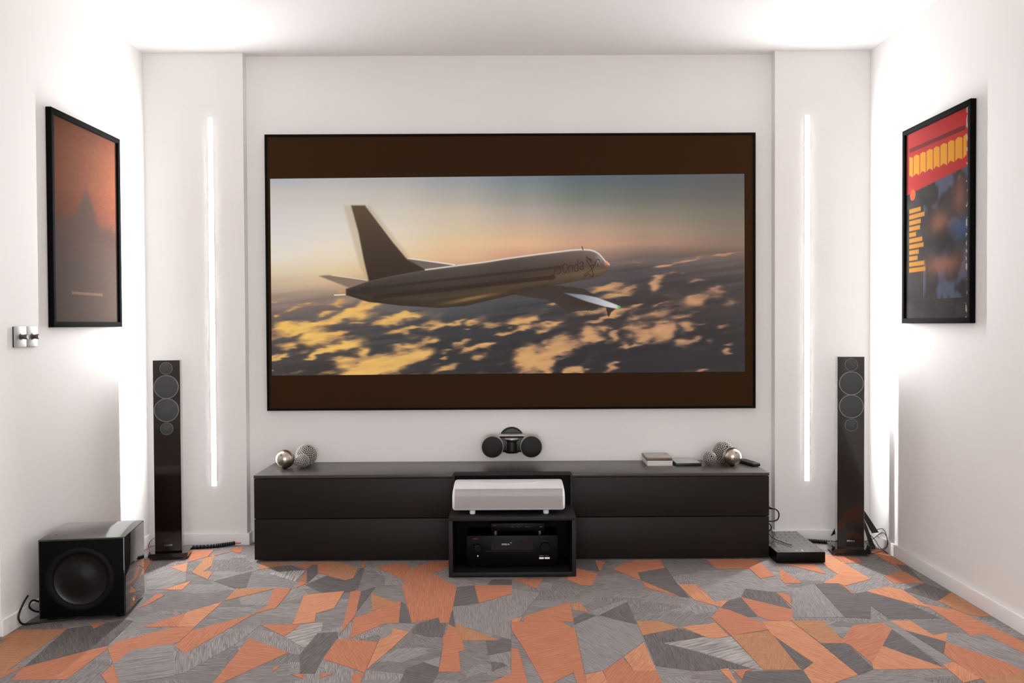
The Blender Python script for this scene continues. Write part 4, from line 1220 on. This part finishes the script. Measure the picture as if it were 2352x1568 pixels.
# ------------------------------------------------------------------ tower speakers
def tower_speaker(loc, rotz, label):
    t = thing('tower_speaker', label, 'speaker', loc, rotz, 'tower speakers')
    w, d = 0.0655, 0.118
    bm = bmesh.new()
    pts = [(-w, 0.0)]
    pts = [(-w + 0.002, 0.0), (w - 0.002, 0.0), (w, 0.003), (w, 0.05), (w - 0.004, 0.085), (w - 0.02, d), (-w + 0.02, d), (-w + 0.004, 0.085), (-w, 0.05), (-w, 0.003)]
    prism(bm, pts, 0.037, 1.009)
    new_obj('cabinet', bm, 'walnut_gloss', t, 25)
    bm = bmesh.new()
    box(bm, -0.0975, 0.0975, -0.028, 0.128, 0.014, 0.036, 0.018, 4, 'z')
    new_obj('plinth', bm, 'plinth_gloss', t, 40)
    for x in (-0.08, 0.08):
        for y in (-0.012, 0.112):
            lat('foot_spike', [(0.003, 0.0), (0.008, 0.006), (0.008, 0.015)], 'copper_spike', t, 16, (x, y, 0), 'z')
    def driver(name, z, r):
        k = lat(name, [(r, 0.0), (r, 0.004), (r * 0.9, 0.0055), (r * 0.55, 0.009), (0, 0.0105)], 'driver_mesh', t, 48, (0, 0.0, z), '-y', 60)
        lat('trim_ring', [(r * 1.0, 0.003), (r * 1.0, 0.0065), (r * 1.055, 0.0065), (r * 1.055, 0.0)], 'driver_ring', k, 48, (0, 0.0, z), '-y', 60, False, False)
    driver('tweeter', 0.9695, 0.0295)
    driver('woofer', 0.875, 0.0565)
    driver('woofer', 0.758, 0.0565)
    driver('lower_driver', 0.664, 0.0295)
    bx('badge', -0.020, 0.020, -0.0018, 0.0, 0.066, 0.076, 'dark_steel', t, 0.0009)
    for z in (0.10, 0.13):
        lat('terminal', [(0.009, 0), (0.009, 0.014), (0.006, 0.018)], 'chrome', t, 20, (0, d + 0.018, z), '-y')
    return t
tower_speaker((-1.756, -0.372, 0), math.radians(9), 'tall slim dark walnut tower speaker in the left corner, behind the subwoofer')
tower_speaker((1.711, -0.372, 0), math.radians(-9), 'tall slim dark walnut tower speaker in the right corner, near the flat black box')

# ------------------------------------------------------------------ subwoofer
ang = math.radians(8.5)
su = thing('subwoofer', 'glossy black cube subwoofer with large round cone by the left wall', 'subwoofer', (-1.7387, -1.3363, 0), ang)
bm = bmesh.new()
w, d, z0, z1, r = 0.1645, 0.325, 0.018, 0.334, 0.022
pts = []
for cx, cy, a0 in ((w - 0.006, 0.006, -PI / 2), (w - r, d - r, 0), (-w + r, d - r, PI / 2), (-w + 0.006, 0.006, PI)):
    rr = 0.006 if cy < 0.1 else r
    for k in range(6):
        a = a0 + k / 5 * PI / 2
        pts.append((cx + rr * math.cos(a), cy + rr * math.sin(a)))
prism(bm, pts, z0, z1)
es = [e for e in bm.edges if e.verts[0].co.z > z1 - 1e-5 and e.verts[1].co.z > z1 - 1e-5]
bmesh.ops.bevel(bm, geom=es, offset=0.003, segments=2, affect='EDGES', profile=0.5)
new_obj('cabinet', bm, 'gloss_black', su, 30)
bx('front_baffle', -w + 0.006, w - 0.006, -0.003, 0.0, z0 + 0.004, z1 - 0.006, 'sub_front', su, 0.001)
sz = 0.172
lat('surround', [(0.131, 0.003), (0.131, 0.008), (0.126, 0.012), (0.115, 0.0145), (0.103, 0.011), (0.100, 0.006)], 'rubber', su, 72, (-0.004, 0, sz), '-y', 60, True, False)
lat('cone', [(0.1005, 0.007), (0.09, 0.0035), (0.06, 0.0045), (0.03, 0.010), (0, 0.0125)], 'cone', su, 72, (-0.004, 0.0, sz), '-y', 60, False, False)
for x in (-0.13, 0.13):
    for y in (0.06, 0.28):
        lat('foot', [(0.018, 0), (0.02, 0.019)], 'rubber', su, 24, (x, y, 0), 'z')
for k in range(2):
    bm = bmesh.new()
    box(bm, w, w + 0.0015, 0.090 + k * 0.012, 0.120 + k * 0.008, 0.048 - k * 0.010, 0.053 - k * 0.009, 0.0004)
    new_obj('badge_bar', bm, 'chrome', su)
lat('control_dot', [(0.003, 0), (0.003, 0.0008)], 'rubber', su, 12, (-0.12, 0.08, z1), 'z')

tag(tb('power_cable', [(-1.957, -1.335, 0.105), (-1.9545, -1.372, 0.088), (-1.9545, -1.405, 0.058), (-1.953, -1.412, 0.035), (-1.945, -1.398, 0.012), (-1.922, -1.368, 0.0055),
    (-1.87, -1.34, 0.0055), (-1.80, -1.31, 0.0055), (-1.74, -1.2, 0.0055), (-1.76, -0.96, 0.006)], 0.004, 'cable_black'),
    'black power cable hanging down the left skirting beside the subwoofer', 'cable')
tag(tb('signal_cable', [(-1.943, -1.20, 0.022), (-1.945, -1.26, 0.055), (-1.946, -1.32, 0.082), (-1.947, -1.345, 0.066), (-1.946, -1.31, 0.036), (-1.945, -1.24, 0.010), (-1.947, -1.19, 0.006), (-1.949, -1.15, 0.006)],
    0.0036, 'cable_black'), 'black cable loop between the subwoofer and the left skirting', 'cable')

# ------------------------------------------------------------------ decorative balls
def smooth_ball(loc, r, label):
    t = thing('silver_ball', label, 'ball', loc, 0, 'silver decorative balls')
    bm = bmesh.new()
    bmesh.ops.create_uvsphere(bm, u_segments=48, v_segments=28, radius=r)
    bmesh.ops.translate(bm, verts=bm.verts, vec=(0, 0, r))
    new_obj('globe', bm, 'silver_ball', t, 180)
    lat('base_disc', [(r * 0.2, 0.0), (r * 0.26, 0.003), (r * 0.24, 0.0055)], 'cabinet_dark', t, 24, (0, 0, 0), 'z')
def stud_ball(loc, r, rows, tilt, label):
    t = thing('studded_ball', label, 'ball', loc, 0, 'silver decorative balls')
    bm = bmesh.new()
    bmesh.ops.create_uvsphere(bm, u_segments=40, v_segments=24, radius=r * 0.965)
    bmesh.ops.translate(bm, verts=bm.verts, vec=(0, 0, r))
    new_obj('globe', bm, 'stud_ball_base', t, 180)
    V, F = [], []
    rot = Matrix.Rotation(tilt[0], 3, 'X') @ Matrix.Rotation(tilt[1], 3, 'Y')
    s = PI * r / rows * 0.40
    for i in range(1, rows):
        th = PI * i / rows
        n = max(3, int(round(2 * rows * math.sin(th))))
        for j in range(n):
            ph = 2 * PI * (j + 0.5 * (i % 2)) / n
            nrm = rot @ Vector((math.sin(th) * math.cos(ph), math.sin(th) * math.sin(ph), math.cos(th)))
            u = nrm.orthogonal().normalized()
            w_ = nrm.cross(u)
            b = len(V)
            for q in range(5):
                a = 2 * PI * q / 5
                V.append(nrm * r * 0.955 + (u * math.cos(a) + w_ * math.sin(a)) * s + Vector((0, 0, r)))
            for q in range(5):
                a = 2 * PI * q / 5
                V.append(nrm * r * 0.988 + (u * math.cos(a) + w_ * math.sin(a)) * s * 0.72 + Vector((0, 0, r)))
            V.append(nrm * r + Vector((0, 0, r)))
            for q in range(5):
                q2 = (q + 1) % 5
                F.append((b + q, b + q2, b + 5 + q2, b + 5 + q))
                F.append((b + 5 + q, b + 5 + q2, b + 10))
    me = bpy.data.meshes.new('studs')
    me.from_pydata(V, [], F)
    me.shade_smooth()
    me.materials.append(MATS['stud'])
    ob = bpy.data.objects.new('studs', me)
    COL.objects.link(ob)
    ob.parent = t
    ob['kind'] = 'stuff'
ZT = 0.434
smooth_ball((-1.200, -0.212, ZT), 0.0495, 'smooth shiny silver ball on the left end of the cabinet')
stud_ball((-1.108, -0.118, ZT), 0.0575, 18, (0.5, 0.3), 'large studded silver ball on the left end of the cabinet')
stud_ball((-1.110, -0.214, ZT), 0.0375, 13, (0.2, -0.2), 'small studded silver ball on the left end of the cabinet')
smooth_ball((1.147, -0.212, ZT), 0.0495, 'smooth shiny silver ball on the right end of the cabinet, near the remote')
stud_ball((1.123, -0.110, ZT), 0.0585, 18, (0.9, 0.2), 'large studded silver ball on the right end of the cabinet')
stud_ball((1.035, -0.175, ZT), 0.0365, 13, (1.2, 0.1), 'small studded silver ball beside the flat black disc case')

# ------------------------------------------------------------------ cases and remote on the cabinet
def disc_case(x0, x1, y0, y1, z0, z1, shell_m, cover_m, name, label, cat, group=None, rz=0.0):
    t = thing(name, label, cat, ((x0 + x1) / 2, (y0 + y1) / 2, z0), rz, group)
    w, d, h = (x1 - x0) / 2, (y1 - y0) / 2, z1 - z0
    bx('shell', -w, w, -d, d, 0, h - 0.0006, shell_m, t, 0.0012)
    bx('cover_sleeve', -w + 0.003, w - 0.004, -d + 0.004, d - 0.004, h - 0.0006, h, cover_m, t)
    bx('opening_seam', -w + 0.001, w - 0.001, -d - 0.0003, -d + 0.001, h * 0.46, h * 0.54, 'case_black' if shell_m != 'book_white' else 'cover_grey', t)
    return t
disc_case(0.701, 0.834, -0.205, -0.018, ZT, ZT + 0.0135, 'book_white', 'book_white', 'disc_case', 'white disc case at the bottom of the small stack', 'disc case', 'disc cases')
disc_case(0.701, 0.834, -0.205, -0.018, ZT + 0.0135, ZT + 0.0275, 'book_white', 'book_white', 'disc_case', 'white disc case in the middle of the small stack', 'disc case', 'disc cases', 0.01)
disc_case(0.699, 0.833, -0.205, -0.018, ZT + 0.0277, ZT + 0.043, 'case_brown', 'case_cover', 'disc_case', 'brown disc case on top of the small stack', 'disc case', 'disc cases', -0.01)
disc_case(0.852, 0.986, -0.205, -0.018, ZT, ZT + 0.0145, 'case_black', 'cover_grey', 'disc_case', 'flat black disc case with grey cover lying beside the small stack', 'disc case', 'disc cases', 0.01)

rm = thing('remote_control', 'black remote control behind the right silver ball', 'remote', (1.246, -0.165, ZT), math.radians(14))
bm = bmesh.new()
box(bm, -0.024, 0.024, -0.085, 0.085, 0.0, 0.018, 0.007, 4)
new_obj('body', bm, 'black_plastic', rm, 50)
bx('key_panel', -0.018, 0.018, -0.07, 0.07, 0.018, 0.0186, 'remote_keys', rm, 0.0002)
for r_ in range(7):
    for c_ in range(3):
        bx('button', -0.014 + c_ * 0.0105, -0.007 + c_ * 0.0105, -0.062 + r_ * 0.018, -0.053 + r_ * 0.018, 0.0186, 0.0202, 'case_black', rm, 0.0004)

# ------------------------------------------------------------------ flat box on the floor right of the cabinet
fb = thing('set_top_box', 'flat glossy black box on the floor right of the cabinet', 'electronics', (1.404, -0.31, 0))
bx('case', -0.1195, 0.1195, -0.226, 0.218, 0.006, 0.058, 'electronics', fb, 0.002)
bm = bmesh.new()
n = 26
vs = [[bm.verts.new((-0.118 + 0.236 * i / n, -0.224 + 0.44 * j / n, 0.0585 + 0.0009 * math.sin(i * 1.9 + j * 0.6) * math.sin(j * 0.8))) for i in range(n + 1)] for j in range(n + 1)]
for j in range(n):
    for i in range(n):
        bm.faces.new((vs[j][i], vs[j][i + 1], vs[j + 1][i + 1], vs[j + 1][i]))
new_obj('film_cover', bm, 'film_top', fb, 180)
for x in (-0.09, 0.09):
    for y in (-0.19, 0.19):
        lat('foot', [(0.012, 0), (0.013, 0.0065)], 'rubber', fb, 20, (x, y, 0), 'z')

pc = thing('power_lead', 'black power lead with plug curling from the right side of the cabinet', 'cable', (1.277, -0.2, 0.21))
def rl(o, loc):
    o.location = -Vector(loc)
    return o
rl(tb('plug', [(1.277, -0.2, 0.216), (1.30, -0.2, 0.2155), (1.338, -0.2, 0.211), (1.362, -0.2, 0.206)], lambda t: 0.015 * (1 - 0.62 * t), 'black_plastic', pc, 12), (1.277, -0.2, 0.21))
rl(tb('cord', [(1.358, -0.2, 0.207), (1.382, -0.2, 0.199), (1.396, -0.2, 0.178), (1.391, -0.2, 0.150), (1.37, -0.2, 0.139), (1.33, -0.2, 0.137), (1.29, -0.2, 0.135), (1.2775, -0.2, 0.134)], 0.0036, 'cable_black', pc, 8, 10), (1.277, -0.2, 0.21))
tag(tb('network_cable', [(1.278, -0.19, 0.14), (1.31, -0.20, 0.138), (1.345, -0.21, 0.125), (1.352, -0.21, 0.10), (1.335, -0.205, 0.082), (1.33, -0.20, 0.069), (1.315, -0.16, 0.064), (1.30, -0.14, 0.0632)], 0.0034, 'cable_black'),
    'black cable dropping from the cabinet side onto the flat black box', 'cable')
tag(tb('patch_cable', [(1.278, -0.23, 0.12), (1.30, -0.25, 0.105), (1.325, -0.26, 0.085), (1.345, -0.29, 0.066), (1.37, -0.36, 0.0632), (1.395, -0.42, 0.0632)], 0.0022, 'cable_black'),
    'thin black cable lying across the top of the flat black box', 'cable')

# ------------------------------------------------------------------ cable sleeves behind the towers
def sleeve(pts, r, label, turns):
    t = thing('cable_sleeve', label, 'cable', pts[0], 0, 'cable sleeves along the skirting')
    o = tb('sleeve', pts, r, 'cable_black', t, 10)
    o.location = -Vector(pts[0])
    P = spline(pts, 24)
    step = max(1, len(P) // turns)
    for k in range(step, len(P) - 1, step):
        tv = (P[k + 1] - P[k - 1]).normalized()
        bm = bmesh.new()
        s = tv.cross(Vector((0, 0, 1))).normalized()
        q = s.cross(tv)
        ring = []
        for dd, rr in ((-0.0025, r * 1.0), (-0.0012, r * 1.18), (0.0012, r * 1.18), (0.0025, r * 1.0)):
            ring.append([bm.verts.new(P[k] + tv * dd + (s * math.cos(2 * PI * a / 12) + q * math.sin(2 * PI * a / 12)) * rr) for a in range(12)])
        for a, b in zip(ring, ring[1:]):
            for c in range(12):
                bm.faces.new((a[c], a[(c + 1) % 12], b[(c + 1) % 12], b[c]))
        oo_ = new_obj('rib', bm, 'rubber', t, 60)
        oo_.location = -Vector(pts[0])
    return t
sleeve([(-1.79, -0.185, 0.0105), (-1.70, -0.165, 0.0105), (-1.60, -0.140, 0.0105), (-1.545, -0.115, 0.012), (-1.50, -0.098, 0.015)], 0.009,
       'ribbed black cable sleeve on the floor beside the left tower speaker', 22)
sleeve([(1.535, -0.105, 0.0105), (1.60, -0.112, 0.0105), (1.66, -0.132, 0.0105), (1.72, -0.165, 0.0105)], 0.009,
       'ribbed black cable sleeve on the floor beside the right tower speaker', 16)
sw2 = thing('speaker_wire', 'red and white speaker wire looping behind the left tower speaker', 'cable', (-1.86, -0.262, 0.1))
for nm, off, m in (('white_core', 0.0, 'cable_white'), ('red_core', 0.0042, 'cable_red')):
    o = tb(nm, [(-1.806, -0.245, 0.1 - off), (-1.845, -0.255, 0.096 - off), (-1.878, -0.27, 0.080 - off * 0.6), (-1.894 + off, -0.28, 0.055), (-1.892 + off, -0.285, 0.03), (-1.872 + off, -0.285, 0.010 + off), (-1.85, -0.26, 0.006 + off)],
           0.0021, m, sw2)
    o.location = (1.86, 0.262, -0.1)
o = tb('red_tail', [(-1.500, -0.095, 0.015), (-1.485, -0.09, 0.012), (-1.472, -0.0865, 0.013)], 0.0028, 'cable_red')
tag(o, 'short red wire end poking out of the left cable sleeve', 'cable')

# ------------------------------------------------------------------ stand behind the right tower
sd = thing('tripod_stand', 'black pole stand with flat splayed legs behind the right tower speaker', 'stand', (1.777, -0.226, 0))
lat('pole', [(0.015, 0.012), (0.015, 0.70), (0.012, 0.705)], 'stand_black', sd, 20, (0, 0, 0), 'z')
lat('base_foot', [(0.042, 0), (0.045, 0.006), (0.04, 0.016), (0.0, 0.02)], 'stand_black', sd, 32, (0.078, 0.012, 0), 'z')
def blade(p0, p1, wv, th):
    bm = bmesh.new()
    p0, p1, wv = Vector(p0), Vector(p1), Vector(wv)
    nrm = (p1 - p0).cross(wv).normalized() * th / 2
    vs = []
    for s in (-1, 1):
        vs.append([bm.verts.new(p + s * nrm) for p in (p0 - wv * 0.4, p0 + wv * 0.4, p1 + wv, p1 - wv)])
    a, b = vs
    bm.faces.new(a)
    bm.faces.new(list(reversed(b)))
    for k in range(4):
        bm.faces.new((a[k], a[(k + 1) % 4], b[(k + 1) % 4], b[k]))
    return new_obj('leg', bm, 'stand_black', sd)
blade((0.01, 0.0, 0.26), (0.126, 0.02, 0.075), (0.018, 0, 0.002), 0.005)
blade((-0.01, 0.0, 0.26), (-0.092, 0.02, 0.068), (0.016, 0, 0.008), 0.005)
blade((0.03, -0.012, 0.20), (0.098, -0.018, 0.004), (0.013, 0, 0), 0.006)
wires = [
    ([(1.872, -0.235, 0.085), (1.889, -0.285, 0.112), (1.905, -0.30, 0.115), (1.908, -0.33, 0.095), (1.906, -0.35, 0.05), (1.893, -0.33, 0.02), (1.876, -0.28, 0.008), (1.84, -0.30, 0.005)], 'thin black wire arching highest in the tangle by the right skirting'),
    ([(1.84, -0.215, 0.03), (1.868, -0.26, 0.055), (1.897, -0.30, 0.096), (1.907, -0.335, 0.088), (1.904, -0.36, 0.045), (1.888, -0.34, 0.015), (1.862, -0.34, 0.006), (1.82, -0.36, 0.005)], 'thin black wire in the middle of the tangle by the right skirting'),
    ([(1.865, -0.24, 0.07), (1.876, -0.275, 0.05), (1.884, -0.30, 0.025), (1.899, -0.33, 0.010), (1.905, -0.355, 0.005), (1.90, -0.375, 0.005)], 'thin black wire lowest in the tangle by the right skirting')]
for p, lb in wires:
    tag(tb('thin_wire', p, 0.0017, 'cable_black', None, 6), lb, 'cable', 'wires by the right skirting')
